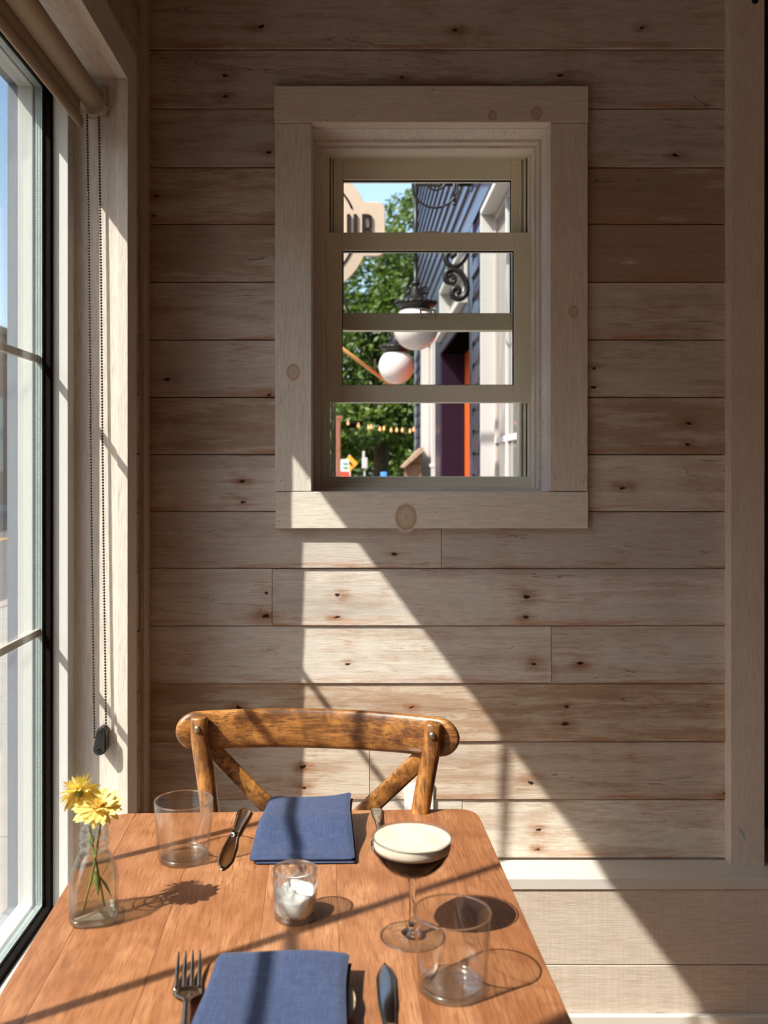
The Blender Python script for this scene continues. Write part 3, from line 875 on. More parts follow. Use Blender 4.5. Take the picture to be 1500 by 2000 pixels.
# bead chain
ch = thing('bead_chain', 'long dark beaded chain loop hanging from the roller blind', 'chain', (0, 0, 0))
ico = [(0,0,1),(0.894,0,0.447),(0.276,0.851,0.447),(-0.724,0.526,0.447),(-0.724,-0.526,0.447),(0.276,-0.851,0.447),
       (0.724,0.526,-0.447),(-0.276,0.851,-0.447),(-0.894,0,-0.447),(-0.276,-0.851,-0.447),(0.724,-0.526,-0.447),(0,0,-1)]
icf = [(0,1,2),(0,2,3),(0,3,4),(0,4,5),(0,5,1),(1,6,2),(2,7,3),(3,8,4),(4,9,5),(5,10,1),(6,7,2),(7,8,3),(8,9,4),(9,10,5),(10,6,1),(11,7,6),(11,8,7),(11,9,8),(11,10,9),(11,6,10)]
m = MB(); mc = MB()
CY = 2.036
def strand(xa, za, xb, zb_):
    n = int((za - zb_) / 0.0062)
    for i in range(n + 1):
        t = i / n
        x = xa + (xb - xa) * t + 0.0006*math.sin(7*t); z = za + (zb_ - za) * t
        m.add([(x + p[0]*.0028, CY + p[1]*.0028, z + p[2]*.0028) for p in ico], icf, True)
    mc.tube([(xa, CY, za), ((xa+xb)/2, CY, (za+zb_)/2), (xb, CY, zb_)], 0.0005, 5)
zc_top, zc_bot = PZ(213, CY), PZ(1440, CY)
strand(PX(170, CY), zc_top, PX(184, CY), zc_bot)
strand(PX(193, CY), zc_top, PX(207, CY), zc_bot + 0.012)
o = build('beads', m, M['bead'], ch); o['kind'] = 'stuff'
build('cord', mc, M['bead'], ch)
# chain tensioner
tn = thing('chain_tensioner', 'black teardrop chain tensioner at the bottom of the beaded chain', 'chain tensioner', (0, 0, 0))
tx, tz = PX(197, 2.03), PZ(1445, 2.03)
def tear(r1, r2, hh, grow=0):
    pts = []
    for i in range(13):
        a = math.pi * i / 12; pts.append((tx + 0.002 + (r1+grow)*math.cos(a), tz + hh/2 + (r1+grow)*math.sin(a)))
    for i in range(13):
        a = math.pi + math.pi * i / 12; pts.append((tx - 0.001 + (r2+grow)*math.cos(a), tz - hh/2 + (r2+grow)*math.sin(a)))
    return pts
m = MB(); m.prism(tear(0.0085, 0.0122, 0.036), 2.018, 2.0235, 'y'); build('cover', m, M['black_plastic'], tn, bevel=0.001)
m = MB(); m.prism(tear(0.0085, 0.0122, 0.036, 0.0014), 2.0235, 2.052, 'y'); build('housing', m, M['black_plastic'], tn, bevel=0.001)
m = MB(); m.box(tx - .008, tx + .009, 2.052, 2.060, tz - .02, tz + .02); build('back_plate', m, M['black_plastic'], tn)
for dz, xx in ((0.018, 0.002), (-0.019, -0.001)):
    m = MB(); m.lathe([(0.002, 0), (0.0036, 0), (0.0044, .0012), (0.0036, .002), (0.002, .0012)], (0,0,0), 16, True, True, Matrix.Rotation(math.radians(90), 4, 'X'))
    m.v = [(x + tx + xx, y + 2.0185, z + tz + dz) for x, y, z in m.v]
    build('screw', m, M['black_metal'], tn)

# ================================================================== OUTLET
ol = thing('outlet_cover', 'white electrical outlet plate on the wall behind the chair', 'outlet', (PX(818, WY), WY - 0.006, 0.500))
m = MB(); m.box(-0.035, 0.035, -0.004, 0.004, -0.0575, 0.0575); build('cover_plate', m, M['outlet'], ol, bevel=0.002)
for dz in (-0.02, 0.02):
    m = MB(); m.box(-0.016, 0.016, -0.0058, -0.004, dz - 0.014, dz + 0.014); soc = build('socket_face', m, M['outlet'], ol, bevel=0.002)
    for sx in (-0.006, 0.006):
        m = MB(); m.box(sx - .001, sx + .001, -0.0062, -0.0056, dz - .004, dz + .005); build('slot', m, M['outlet_slot'], soc)

# ================================================================== TABLE
TH = 0.75
TRZ = 0.038
TW, TL, RAD = 0.606, 0.80, 0.034
TC = (-0.091, 1.176)
tb = thing('dining_table', 'square wooden dining table with an orange-brown boarded top', 'table', (TC[0], TC[1], 0), TRZ)
def yedge(x):
    d = abs(x) - (TW/2 - RAD)
    if d <= 0: return TL/2
    return TL/2 - RAD + math.sqrt(max(0, RAD*RAD - d*d))
cuts = [-TW/2, -0.262, -0.150, -0.030, 0.066, 0.150, 0.235, TW/2]
tcol = [(0.98,0.95,0.92), (1.0,0.97,0.95), (1.06,1.06,1.05), (1.16,1.22,1.30), (1.10,1.12,1.14), (0.98,0.94,0.90), (0.90,0.84,0.78)]
for i, (a, b) in enumerate(zip(cuts[:-1], cuts[1:])):
    g = 0.00012
    a2, b2 = a + (g if i else 0), b - (g if i < len(cuts) - 2 else 0)
    n = 14
    xs_ = [a2 + (b2 - a2) * j / n for j in range(n + 1)]
    top = [(x, yedge(x)) for x in xs_]; bot = [(x, -yedge(x)) for x in reversed(xs_)]
    m = MB(); m.prism(bot + top, TH - 0.026, TH, 'z')
    build('table_board', m, M['table'], tb, bevel=0.00035, seg=1, color=tcol[i])
m = MB(); m.box(-0.16, 0.16, -0.16, 0.16, TH - 0.038, TH - 0.026); build('mounting_plate', m, M['black_metal'], tb)
m = MB(); m.tube([(0,0,0.02), (0,0,TH - 0.038)], 0.032, 20); build('column', m, M['black_metal'], tb)
for a in (45, 135, 225, 315):
    ca, sa = math.cos(math.radians(a)), math.sin(math.radians(a))
    m = MB(); m.tube([(0.02*ca, 0.02*sa, 0.05), (0.25*ca, 0.25*sa, 0.018)], [0.03, 0.017], 8, flat=(1, 0.6)); build('foot', m, M['black_metal'], tb, bevel=0.002)

# ================================================================== CHAIR
cx, cy, cz = -0.069, 1.655, 0
chr_ = thing('dining_chair', 'bentwood cross-back chair of worn orange-brown wood at the far side of the table', 'chair', (cx, cy, cz), -0.095)
SAG = 0.045; HW = 0.243
def raily(x): return -SAG * (x / HW) ** 2
# top rail: curved bar with rounded ends
m = MB()
n = 44
path = []; prof = []
for i in range(n + 1):
    x = -HW * math.cos(math.pi * i / n) if False else HW * math.sin(math.pi*(i/n - 0.5))
    path.append((x, raily(x), 0.866))
vs = []; fs = []; K = 20
for i, (x, y, z) in enumerate(path):
    e = 1 - ((HW - abs(x)) / 0.034) if abs(x) > HW - 0.034 else 0
    sc = math.sqrt(max(0.0, 1 - min(1, e) ** 2)); sc = max(sc, 0.02)
    hh = 0.0335 * (0.985 + 0.05*math.cos(x/HW*math.pi/2)) * sc
    tt = 0.0105 * (0.35 + 0.65*sc)
    dx = x * 1e-3
    ang = math.atan2(-2*SAG*x/HW**2, 1)
    for q_ in range(K):
        a = 2*math.pi*q_/K
        ca, sa = math.cos(a), math.sin(a)
        u = math.copysign(abs(ca)**0.75, ca)*tt; v = math.copysign(abs(sa)**0.62, sa)*hh
        vs.append((x - u*math.sin(ang), y + u*math.cos(ang), z + v))
for i in range(n):
    for q_ in range(K):
        q2 = (q_+1) % K; fs.append((i*K+q_, i*K+q2, (i+1)*K+q2, (i+1)*K+q_))
fs.append(tuple(range(K))[::-1]); fs.append(tuple(n*K+q_ for q_ in range(K)))
m.add(vs, fs, True)
build('top_rail', m, M['chair_x'], chr_)
for s in (-1, 1):
    xt = 0.199; yt = raily(xt) - 0.022
    P = [(s*xt*1.004, yt - 0.001, 0.8955), (s*xt*1.003, yt - 0.001, 0.893), (s*xt, yt, 0.86), (s*0.184, yt - 0.008, 0.78), (s*0.171, yt - 0.018, 0.70), (s*0.162, yt - 0.03, 0.60), (s*0.158, yt - 0.03, 0.50), (s*0.162, yt - 0.02, 0.42), (s*0.182, yt + 0.01, 0.2), (s*0.2, yt + 0.05, 0.0)]
    m = MB(); m.tube(P, [0.0125, 0.0146, 0.0150, 0.0155, 0.016, 0.0165, 0.017, 0.017, 0.0155, 0.013], 16, flat=(1, 1.0, 0.86), up=(0,1,0))
    pst = build('back_post', m, M['chair_z'], chr_)
    m = MB(); m.sphere((0,0,0), 0.0066, 14, 8, (1, 0.62, 1)); m.v = [(x + s*xt, y + yt - 0.0148, z + 0.877) for x, y, z in m.v]
    build('rivet', m, M['rivet'], pst)
    # cross brace: from behind the top corner to the opposite lower post
    B = []
    for i in range(17):
        t = i / 16
        x = s*(0.205 - 0.370*t); z = 0.855 - 0.36*t**0.93
        y = raily(s*0.2)*(1 - 0.1*t) + 0.006 + 0.030*math.sin(math.pi*t) - 0.028*t
        y += 0.005*s*math.sin(math.pi*t)
        B.append((x, y, z))
    m = MB(); m.tube(B, 0.016, 12, flat=(0.26, 1.0, 0.6), up=(0,1,0)); build('cross_brace', m, M['chair_d'], chr_)
    m = MB(); m.tube([(s*0.172, -0.40, 0.44), (s*0.178, -0.405, 0.25), (s*0.186, -0.415, 0.0)], [0.019, 0.017, 0.013], 14); build('front_leg', m, M['chair_z'], chr_)
    m = MB(); m.tube([(s*0.18, -0.05, 0.2), (s*0.18, -0.41, 0.2)], 0.009, 10); build('stretcher', m, M['chair_d'], chr_)
seat = []
for i in range(40):
    a = 2*math.pi*i/40
    ca, sa = math.cos(a), math.sin(a)
    wdt = 0.205 if sa < 0 else 0.19
    seat.append((math.copysign(abs(ca)**0.6, ca)*wdt, -0.225 + math.copysign(abs(sa)**0.6, sa)*0.20))
m = MB(); m.prism(seat, 0.435, 0.462, 'z'); build('seat', m, M['chair_x'], chr_, bevel=0.006, seg=3)
m = MB(); m.tube([(-0.18, -0.41, 0.23), (0.18, -0.41, 0.23)], 0.009, 10); build('stretcher', m, M['chair_d'], chr_)

# ================================================================== TABLEWARE
def onT(px, py, z=TH):
    """a point of the table top under a given picture position, used only to plan where things stand"""
    Z = (EYE - z) * F / (py - VY)
    return PX(px, Z), Z

# plates
def plate_obj(x, y, label, sc_=0.88):
    t = thing('side_plate', label, 'plate', (x, y, TH), 0); t.scale = (sc_, sc_, 0.9)
    m = MB(); m.lathe([(0, 0.0), (0.045, 0.0), (0.05, 0.003), (0.075, 0.0075), (0.0885, 0.013), (0.0895, 0.0145), (0.088, 0.0155), (0.073, 0.0105), (0.048, 0.0055), (0, 0.0045)], n=56)
    build('plate_body', m, M['plate'], t)
    m = MB(); m.tube([(0.0888*math.cos(2*math.pi*i/48), 0.0888*math.sin(2*math.pi*i/48), 0.0148) for i in range(49)], 0.0011, 6); build('rim', m, M['rivet'] if False else M['plate'], t)
    return t
plate_obj(-0.082, 1.472, 'small cream plate under the far blue napkin', 0.83)
plate_obj(-0.0815, 0.990, 'small cream plate under the near blue napkin')

def napkin(name_label, c, rz, W_, D_, zfun, skew, curl):
    t = thing('cloth_napkin', name_label, 'napkin', (c[0], c[1], TH), rz)
    nu, nv = 30, 40
    def layer(inset, thick, dz, dx, nm):
        vs = []; fs = []
        for lay in (0, 1):
            for j in range(nv + 1):
                v = j / nv
                for i in range(nu + 1):
                    u = i / nu
                    ww = W_ * (1 - skew * v)
                    x = (u - 0.5) * (ww - inset) + dx + 0.0022*math.sin(v*5 + 1) * (2*u-1) + curl*0.006*v*v
                    y = v * (D_ - inset) - 0.5 * D_
                    y += curl*0.004*math.sin(u*5.5)*v
                    z = zfun(u, v) + dz
                    eu = min(u, 1-u); ev = min(v, 1-v)
                    ed = min(eu*ww, ev*D_)
                    rr = thick*0.55
                    rnd = math.sqrt(max(0, 1 - max(0, 1 - ed/rr)**2)) if ed < rr else 1
                    vs.append((x, y, z + (thick/2)*rnd*(1 if lay == 0 else -1)))
        row = nu + 1; off = row*(nv+1)
        for j in range(nv):
            for i in range(nu):
                a = j*row + i
                fs.append((a, a+1, a+row+1, a+row)); fs.append((off+a, off+a+row, off+a+row+1, off+a+1))
        for i in range(nu):
            fs.append((i, off+i, off+i+1, i+1)); b = nv*row + i; fs.append((b, b+1, off+b+1, off+b))
        for j in range(nv):
            a = j*row; fs.append((a, a+row, off+a+row, off+a)); b = a + nu; fs.append((b, off+b, off+b+row, b+row))
        m = MB(); m.add(vs, fs, True); return build(nm, m, M['linen'], t)
    layer(0.000, 0.0095, -0.002, 0.0, 'top_fold')
    layer(0.006, 0.0050, -0.0080, 0.0055, 'bottom_fold')
    return t
def sm(t): t = max(0, min(1, t)); return t*t*(3-2*t)
def zf_far(u, v):
    b = 0.0105 + 0.022*sm((v - 0.10)/0.45)
    b += 0.0075*v*v*(u**3) + 0.003*v*math.cos(u*6.3)*0.8
    b += 0.0012*math.sin(9*u + 3*v) * sm(v*3)
    if u < 0.12: b -= 0.004*(1 - u/0.12)*v
    return b
def zf_near(u, v):
    b = 0.0255 - 0.004*sm((0.25 - v)/0.25)
    b += 0.004*v*v*math.sin(math.pi*u) + 0.0014*math.sin(7*u + 2.5*v)
    if v > 0.9: b -= 0.003*sm((v-0.9)/0.1)*(1-u)
    return b
napkin('blue linen napkin folded on the far plate, beside the chair', (-0.083, 1.455), 0.02, 0.148, 0.186, zf_far, 0.08, 1)
napkin('blue linen napkin folded on the near plate, cut by the frame', (-0.0875, 0.9705), -0.012, 0.150, 0.190, zf_near, 0.0, 0.4)

# tumblers
def tumbler(x, y, label):
    t = thing('water_tumbler', label, 'glass', (x, y, TH + 0.0003), 0, 'clear water tumblers')
    H, rt, rb_ = 0.0855, 0.0428, 0.0372
    prof = [(0, 0.0012), (rb_ - .004, 0.0), (rb_ - .0012, 0.0006), (rb_, 0.003)]
    for i in range(1, 9): prof.append((rb_ + (rt - rb_)*i/8, 0.003 + (H - 0.0038)*i/8))
    m = MB(); m.lathe(prof, n=64); build('outer_wall', m, M['glass'], t)
    ri = 0.0017
    prof = [(0, 0.0062), (rb_ - .008, 0.0060), (rb_ - .0035, 0.0072), (rb_ - ri + .0002, 0.011)]
    for i in range(2, 9): prof.append((rb_ - ri + (rt - rb_)*i/8, 0.003 + (H - 0.0038)*i/8))
    m = MB(); m.lathe(prof, n=64); build('inner_wall', m, M['glass'], t)
    m = MB(); m.tube([((rt-.0008)*math.cos(2*math.pi*i/64), (rt-.0008)*math.sin(2*math.pi*i/64), H - 0.0008) for i in range(65)], 0.00115, 8, caps=False); build('rim', m, M['solid_glass'], t)
    m = MB(); m.lathe([(0, 0.0018), (rb_ - .006, 0.0014), (rb_ - .0018, 0.0026), (rb_ - .0008, 0.005), (rb_ - .0022, 0.0085), (rb_ - .0045, 0.0068), (rb_ - .009, 0.0057), (0, 0.0055)], n=64); build('base', m, M['base_glass'], t)
    return t
tumbler(-0.2555, 1.385, 'empty clear tumbler at the far left, beside the far knife')
tumbler(0.1025, 1.037, 'empty clear tumbler at the near right, in front of the cocktail')

# candle glass
x, y = onT(576, 1792)
cd = thing('candle_holder', 'small diamond-cut glass votive holder with a white candle', 'candle holder', (x, y, TH + 0.0003), 0.2)
def cut_wall(r0, r1, z0, z1, amp, inner=False):
    nu, nv = 96, 36
    vs = []; fs = []
    for j in range(nv + 1):
        t = j / nv; z = z0 + (z1 - z0)*t; r = r0 + (r1 - r0)*t
        for i in range(nu):
            a = 2*math.pi*i/nu
            p1 = abs(math.sin((12*a + z*300)/2)); p2 = abs(math.sin((12*a - z*300)/2))
            fade = sm((0.96 - t)/0.12) * sm((t - 0.10)/0.12)
            rr = r + amp*(min(p1, p2) - 0.5)*fade
            vs.append((rr*math.cos(a), rr*math.sin(a), z))
    for j in range(nv):
        for i in range(nu):
            i2 = (i+1) % nu; fs.append((j*nu+i, j*nu+i2, (j+1)*nu+i2, (j+1)*nu+i))
    m = MB(); m.add(vs, fs, True); return m
build('cut_glass_wall', cut_wall(0.0262, 0.0278, 0.003, 0.0612, 0.0024), M['cut_glass'], cd)
build('inner_wall', cut_wall(0.0240, 0.0258, 0.006, 0.0612, 0.0), M['glass'], cd)
m = MB(); m.tube([(0.0268*math.cos(2*math.pi*i/48), 0.0268*math.sin(2*math.pi*i/48), 0.0615) for i in range(49)], 0.0013, 8, caps=False); build('rim', m, M['solid_glass'], cd)
m = MB(); m.lathe([(0, 0.0), (0.022, 0.0), (0.0255, 0.0015), (0.0262, 0.004), (0.0258, 0.0075), (0.0235, 0.0065), (0, 0.006)], n=48); build('base', m, M['base_glass'], cd)
cn = thing('candle', 'white wax candle inside the cut-glass holder', 'candle', (x, y, TH + 0.0065), 0.2)
m = MB()
vs = []; fs = []; nu = 40; rings = [(0.0220, 0.0), (0.0237, 0.003), (0.0241, 1.0), (0.0222, 1.04), (0.014, 1.0), (0.006, 0.96), (0.0, 0.95)]
for r, zt_ in rings:
    for i in range(nu):
        a = 2*math.pi*i/nu
        top = 0.026 + 0.0055*math.sin(a + 0.4) * (r/0.0234) + 0.0012*math.sin(5*a)
        z = zt_ if zt_ < 0.1 else top*zt_
        vs.append((max(r, 1e-4)*math.cos(a), max(r, 1e-4)*math.sin(a), z))
for j in range(len(rings) - 1):
    for i in range(nu):
        i2 = (i+1) % nu; fs.append((j*nu+i, j*nu+i2, (j+1)*nu+i2, (j+1)*nu+i))
fs.append(tuple(range(nu))[::-1])
m.add(vs, fs, True); build('wax', m, M['wax'], cn)
m = MB()
for i in range(26):
    a = R.uniform(0, 2*math.pi); rr = 0.0236
    m.sphere((rr*math.cos(a), rr*math.sin(a), R.uniform(0.0005, 0.004)), R.uniform(0.0005, 0.0011), 6, 4)
o = build('wick_crumbs', m, M['wick'], cn); o['kind'] = 'stuff'
m = MB(); m.tube([(0, 0, 0.021), (0.0004, 0, 0.026), (0.0009, 0.0003, 0.028)], 0.0007, 6); build('wick', m, M['wick'], cn)

# coupe cocktail
x, y = onT(805, 1829)
cp = thing('coupe_glass', 'stemmed coupe glass holding the dark cocktail', 'cocktail glass', (x, y, TH + 0.0003), 0)
bowl = [(0.0034, 0.072), (0.009, 0.0735), (0.020, 0.0775), (0.031, 0.084), (0.0395, 0.0925), (0.0450, 0.102), (0.0476, 0.112), (0.0484, 0.1215)]
m = MB(); m.lathe(bowl, n=64); build('bowl', m, M['bowl'], cp)
m = MB(); m.tube([(0.0483*math.cos(2*math.pi*i/64), 0.0483*math.sin(2*math.pi*i/64), 0.1217) for i in range(65)], 0.0009, 8, caps=False); build('rim', m, M['solid_glass'], cp)
m = MB(); m.lathe([(0, 0.0715), (0.0042, 0.0715), (0.0052, 0.069), (0.0042, 0.062), (0.0034, 0.045), (0.0036, 0.025), (0.0046, 0.014), (0.0085, 0.0085), (0.0135, 0.005), (0.0, 0.0045)], n=28); build('stem', m, M['pure_glass'], cp)
m = MB(); m.lathe([(0, 0.0045), (0.0135, 0.0046), (0.026, 0.0022), (0.0382, 0.0012), (0.0390, 0.0007), (0.0382, 0.0), (0, 0.0)], n=64); build('foot', m, M['glass'], cp)
m = MB(); m.tube([(0.0386*math.cos(2*math.pi*i/64), 0.0386*math.sin(2*math.pi*i/64), 0.0009) for i in range(65)], 0.0008, 8, caps=False); build('foot_rim', m, M['pure_glass'], cp)
dk = thing('espresso_cocktail', 'dark coffee cocktail with thick cream foam in the coupe', 'drink', (x, y, TH + 0.0003), 0)
liq = [(0, 0.0745)] + [(max(r - 0.0008, 0.001), z + 0.0006) for r, z in bowl[1:6]] + [(0.0460, 0.1075), (0.0, 0.1075)]
m = MB(); m.lathe(liq, n=64); build('coffee', m, M['coffee'], dk)
m = MB(); m.lathe([(0, 0.1077), (0.0461, 0.1077), (0.0469, 0.112), (0.0475, 0.1192), (0.0470, 0.1203), (0.045, 0.1198), (0.03, 0.1194), (0, 0.1192)], n=64); build('foam', m, M['foam'], dk)

# bottle vase
x, y = onT(184, 1794)
vx, vy = x, y
vz = thing('bottle_vase', 'small square clear glass bottle used as a flower vase', 'vase', (x, y, TH + 0.0003), math.radians(12))
def rsq(h, e, n=48):
    out = []
    for i in range(n):
        a = 2*math.pi*i/n + math.pi/4
        ca, sa = math.cos(a), math.sin(a)
        out.append((math.copysign(abs(ca)**e, ca)*h, math.copysign(abs(sa)**e, sa)*h))
    return out
def loft(secs, n=48, capb=True, capt=False):
    m = MB(); vs = []; fs = []
    for h, e, z in secs:
        for (a, b) in rsq(h, e, n): vs.append((a, b, z))
    for j in range(len(secs) - 1):
        for i in range(n):
            i2 = (i+1) % n; fs.append((j*n+i, j*n+i2, (j+1)*n+i2, (j+1)*n+i))
    if capb: fs.append(tuple(range(n))[::-1])
    if capt: fs.append(tuple((len(secs)-1)*n + i for i in range(n)))
    m.add(vs, fs, True); return m
outer = [(0.0235, .5, 0.0), (0.0275, .5, 0.0015), (0.0295, .5, 0.005), (0.0300, .5, 0.012), (0.0300, .5, 0.045), (0.0293, .55, 0.055), (0.0265, .65, 0.066),
         (0.0220, .8, 0.077), (0.0180, .95, 0.086), (0.0165, 1, 0.091), (0.0185, 1, 0.094), (0.0182, 1, 0.097), (0.0168, 1, 0.099), (0.0178, 1, 0.108), (0.0172, 1, 0.114),
         (0.0150, 1, 0.118), (0.0165, 1, 0.1205), (0.0166, 1, 0.1245), (0.0152, 1, 0.1262)]
build('glass_body', loft(outer), M['glass_thick'], vz)
inner = [(max(h - 0.0025, 0.0125), e, max(z, 0.009)) for h, e, z in outer[2:]]
build('inner_wall', loft(inner), M['glass'], vz)
build('base', loft([(0.0240, .5, 0.0008), (0.0272, .5, 0.002), (0.0290, .5, 0.005), (0.0290, .5, 0.010), (0.026, .5, 0.0085), (0.015, .6, 0.007), (0.0005, .6, 0.0068)]), M['base_glass'], vz)
m = MB(); m.tube([(0.0152*math.cos(2*math.pi*i/48), 0.0152*math.sin(2*math.pi*i/48), 0.1245) for i in range(49)], 0.0021, 10, caps=False); build('lip', m, M['solid_glass'], vz)
m = MB(); m.tube([(0.0178*math.cos(2*math.pi*i/48), 0.0178*math.sin(2*math.pi*i/48), 0.0945) for i in range(49)], 0.0013, 8, caps=False); build('neck_ring', m, M['solid_glass'], vz)
m = MB()
for i in range(12):     # moulded lugs on the neck
    a = 2*math.pi*i/12
    m.sphere((0.0168*math.cos(a), 0.0168*math.sin(a), 0.106), 0.0042, 8, 6, (0.5, 0.5, 1.5))
o = build('neck_moulding', m, M['base_glass'], vz)
wat = [(h - 0.0032, e, max(z, 0.010)) for h, e, z in outer[3:8]] + [(0.0205, .82, 0.0785)]
o = build('water', loft([(0.0262, .5, 0.0098)] + wat[0:5] + [(0.0192, .85, 0.0795), (0.0005, .85, 0.0788)], capb=True), M['water'], vz)

m = MB(); m.tube([(0.0196*math.cos(2*math.pi*i/48), 0.0196*math.sin(2*math.pi*i/48), 0.0795) for i in range(49)], 0.0009, 6, caps=False); build('waterline', m, M['solid_glass'], vz)
# flowers
def petal_mesh(L, W_, curve, tip=0.0, seg=7):
    vs = []; fs = []
    for i in range(seg + 1):
        t = i / seg
        w_ = W_ * (0.30 + 1.25*t - 0.55*t*t) * math.sqrt(max(0.03, 1 - max(0, (t - 0.72)/0.28)**2)) * 0.5
        r = L * t
        z = curve * L * t*t
        for s, dz in ((-1, 0.16), (-.5, 0.05), (0, 0), (.5, 0.05), (1, 0.16)):
            vs.append((r + (0.04*L*(1 - abs(s)) if i == seg else 0), s*w_, z + dz*w_*1.6))
    for i in range(seg):
        for j in range(4):
            a = i*5 + j; fs.append((a, a+1, a+6, a+5))
    return vs, fs
PM = {}
def petal_obj(key, parent, loc, M3, mat):
    if key not in PM:
        vs, fs = petal_mesh(*key)
        me = bpy.data.meshes.new('petal'); me.from_pydata(vs, [], fs); me.polygons.foreach_set('use_smooth', [True]*len(fs)); me.materials.append(mat); me.update()
        PM[key] = me
    o = bpy.data.objects.new('petal', PM[key]); COL.objects.link(o); o.parent = parent
    o.matrix_local = Matrix.Translation(loc) @ M3
    return o
def flower(label, head, direction, stem_pts, rows, leaves):
    t = thing('yellow_flower', label, 'flower', (vx, vy, TH))
    hd = Vector(head); dr = Vector(direction).normalized()
    rot = dr.to_track_quat('Z', 'Y').to_matrix().to_4x4()
    m = MB(); m.tube(stem_pts + [tuple(hd - dr*0.003)], 0.0014, 8); build('stem', m, M['stem'], t)
    m = MB(); m.lathe([(0.0014, -0.006), (0.0045, -0.004), (0.006, -0.0005), (0.0035, 0.001), (0, 0.001)], n=16, M=rot); m.v = [(a+hd.x, b+hd.y, c+hd.z) for a, b, c in m.v]
    build('sepal', m, M['stem'], t)
    for (cnt, L, W_, cv, elev, off) in rows:
        for i in range(cnt):
            a = 2*math.pi*(i + off + R.uniform(-.22, .22))/cnt
            e = math.radians(elev + R.uniform(-9, 9))
            sc = R.uniform(0.86, 1.08)
            Mx = rot @ Matrix.Rotation(a, 4, 'Z') @ Matrix.Rotation(-e, 4, 'Y') @ Matrix.Rotation(R.uniform(-.25,.25), 4, 'X') @ Matrix.Scale(sc, 4)
            petal_obj((L, W_, cv), t, hd + (rot @ Vector((0,0,0.001))), Mx, M['petal'])
    m = MB()
    for i in range(60):
        rr = 0.0055*math.sqrt(i/60); a = i*2.4
        p0 = rot @ Vector((rr*math.cos(a), rr*math.sin(a), 0.0)); p1 = rot @ Vector((rr*1.25*math.cos(a), rr*1.25*math.sin(a), 0.0065 - 0.15*rr))
        m.tube([tuple(hd + p0), tuple(hd + p1)], [0.0008, 0.0005], 5)
    build('flower_heart', m, M['petal_core'], t)
    for (p0, p1, wd) in leaves:
        a, b = Vector(p0), Vector(p1); d = (b - a); side = Vector((1, 0.2, 0.1)).normalized() * wd
        vs = []; fs = []
        for i in range(9):
            tt = i/8; c = a + d*tt + Vector((0, 0, 0.0015*math.sin(math.pi*tt))); w_ = side*math.sin(math.pi*min(1, tt*0.97 + 0.02))**0.8
            vs += [tuple(c - w_), tuple(c), tuple(c + w_)]
        for i in range(8):
            for j in range(2): q0 = i*3+j; fs.append((q0, q0+1, q0+4, q0+3))
        m = MB(); m.add(vs, fs, True); build('leaf', m, M['stem'], t, solid=0.0004)
    return t
# front flower faces up and a little towards the viewer
flower('open yellow flower facing the camera at the right of the vase', (0.008, -0.006, 0.142), (0.16, -0.40, 0.90),
       [(-0.012, -0.008, 0.012), (-0.003, -0.004, 0.05), (0.003, 0.0, 0.085), (0.008, 0.000, 0.118)],
       [(17, 0.0315, 0.0105, -0.14, 2, 0), (16, 0.029, 0.0095, -0.05, 14, .5), (15, 0.024, 0.008, 0.10, 28, .2), (14, 0.014, 0.0045, 0.25, 50, .6)],
       [((0.004, -0.006, 0.066), (0.006, -0.004, 0.030), 0.0038), ((0.007, -0.002, 0.055), (0.021, 0.004, 0.026), 0.0018), ((-0.001, -0.004, 0.092), (-0.003, -0.006, 0.110), 0.0035)])
flower('yellow flower turned away at the upper left, showing its back', (-0.021, 0.006, 0.158), (-0.38, 0.60, 0.60),
       [(0.012, 0.004, 0.014), (0.004, 0.002, 0.06), (-0.002, 0.002, 0.09), (-0.009, 0.004, 0.125), (-0.018, 0.000, 0.146)],
       [(19, 0.028, 0.0066, -0.35, -14, 0), (17, 0.027, 0.0056, -0.2, 0, .5), (15, 0.024, 0.005, 0.05, 22, .3), (13, 0.021, 0.0045, 0.05, 45, .1)], [])

# ---------------- cutlery
def frame2(px0, py0, px1, py1):
    a = onT(px0, py0); b = onT(px1, py1)
    return a, b, math.atan2(b[1]-a[1], b[0]-a[0]) - math.pi/2
def outline_slab(pts, zf, th, smooth=True):
    """pts: list of (y, half width, x centre); zf: height of the mid-surface"""
    vs = []; fs = []; K = 9
    for (yy, hw, xc) in pts:
        for kx in range(K):
            s = -1 + 2*kx/(K-1)
            e = math.sqrt(max(0, 1 - s*s))
            vs.append((xc + s*hw, yy, zf(yy) + th*(0.35 + 0.65*e)*0.5 + 0.0))
        for kx in range(K):
            s = 1 - 2*kx/(K-1)
            vs.append((xc + s*hw, yy, zf(yy) - th*0.5*(0.3 if abs(s) == 1 else 0.8)))
    n = 2*K
    for i in range(len(pts) - 1):
        for k_ in range(n):
            k2 = (k_+1) % n; fs.append((i*n+k_, i*n+k2, (i+1)*n+k2, (i+1)*n+k_))
    fs.append(tuple(range(n))[::-1]); fs.append(tuple((len(pts)-1)*n+k_ for k_ in range(n)))
    m = MB(); m.add(vs, fs, smooth); return m
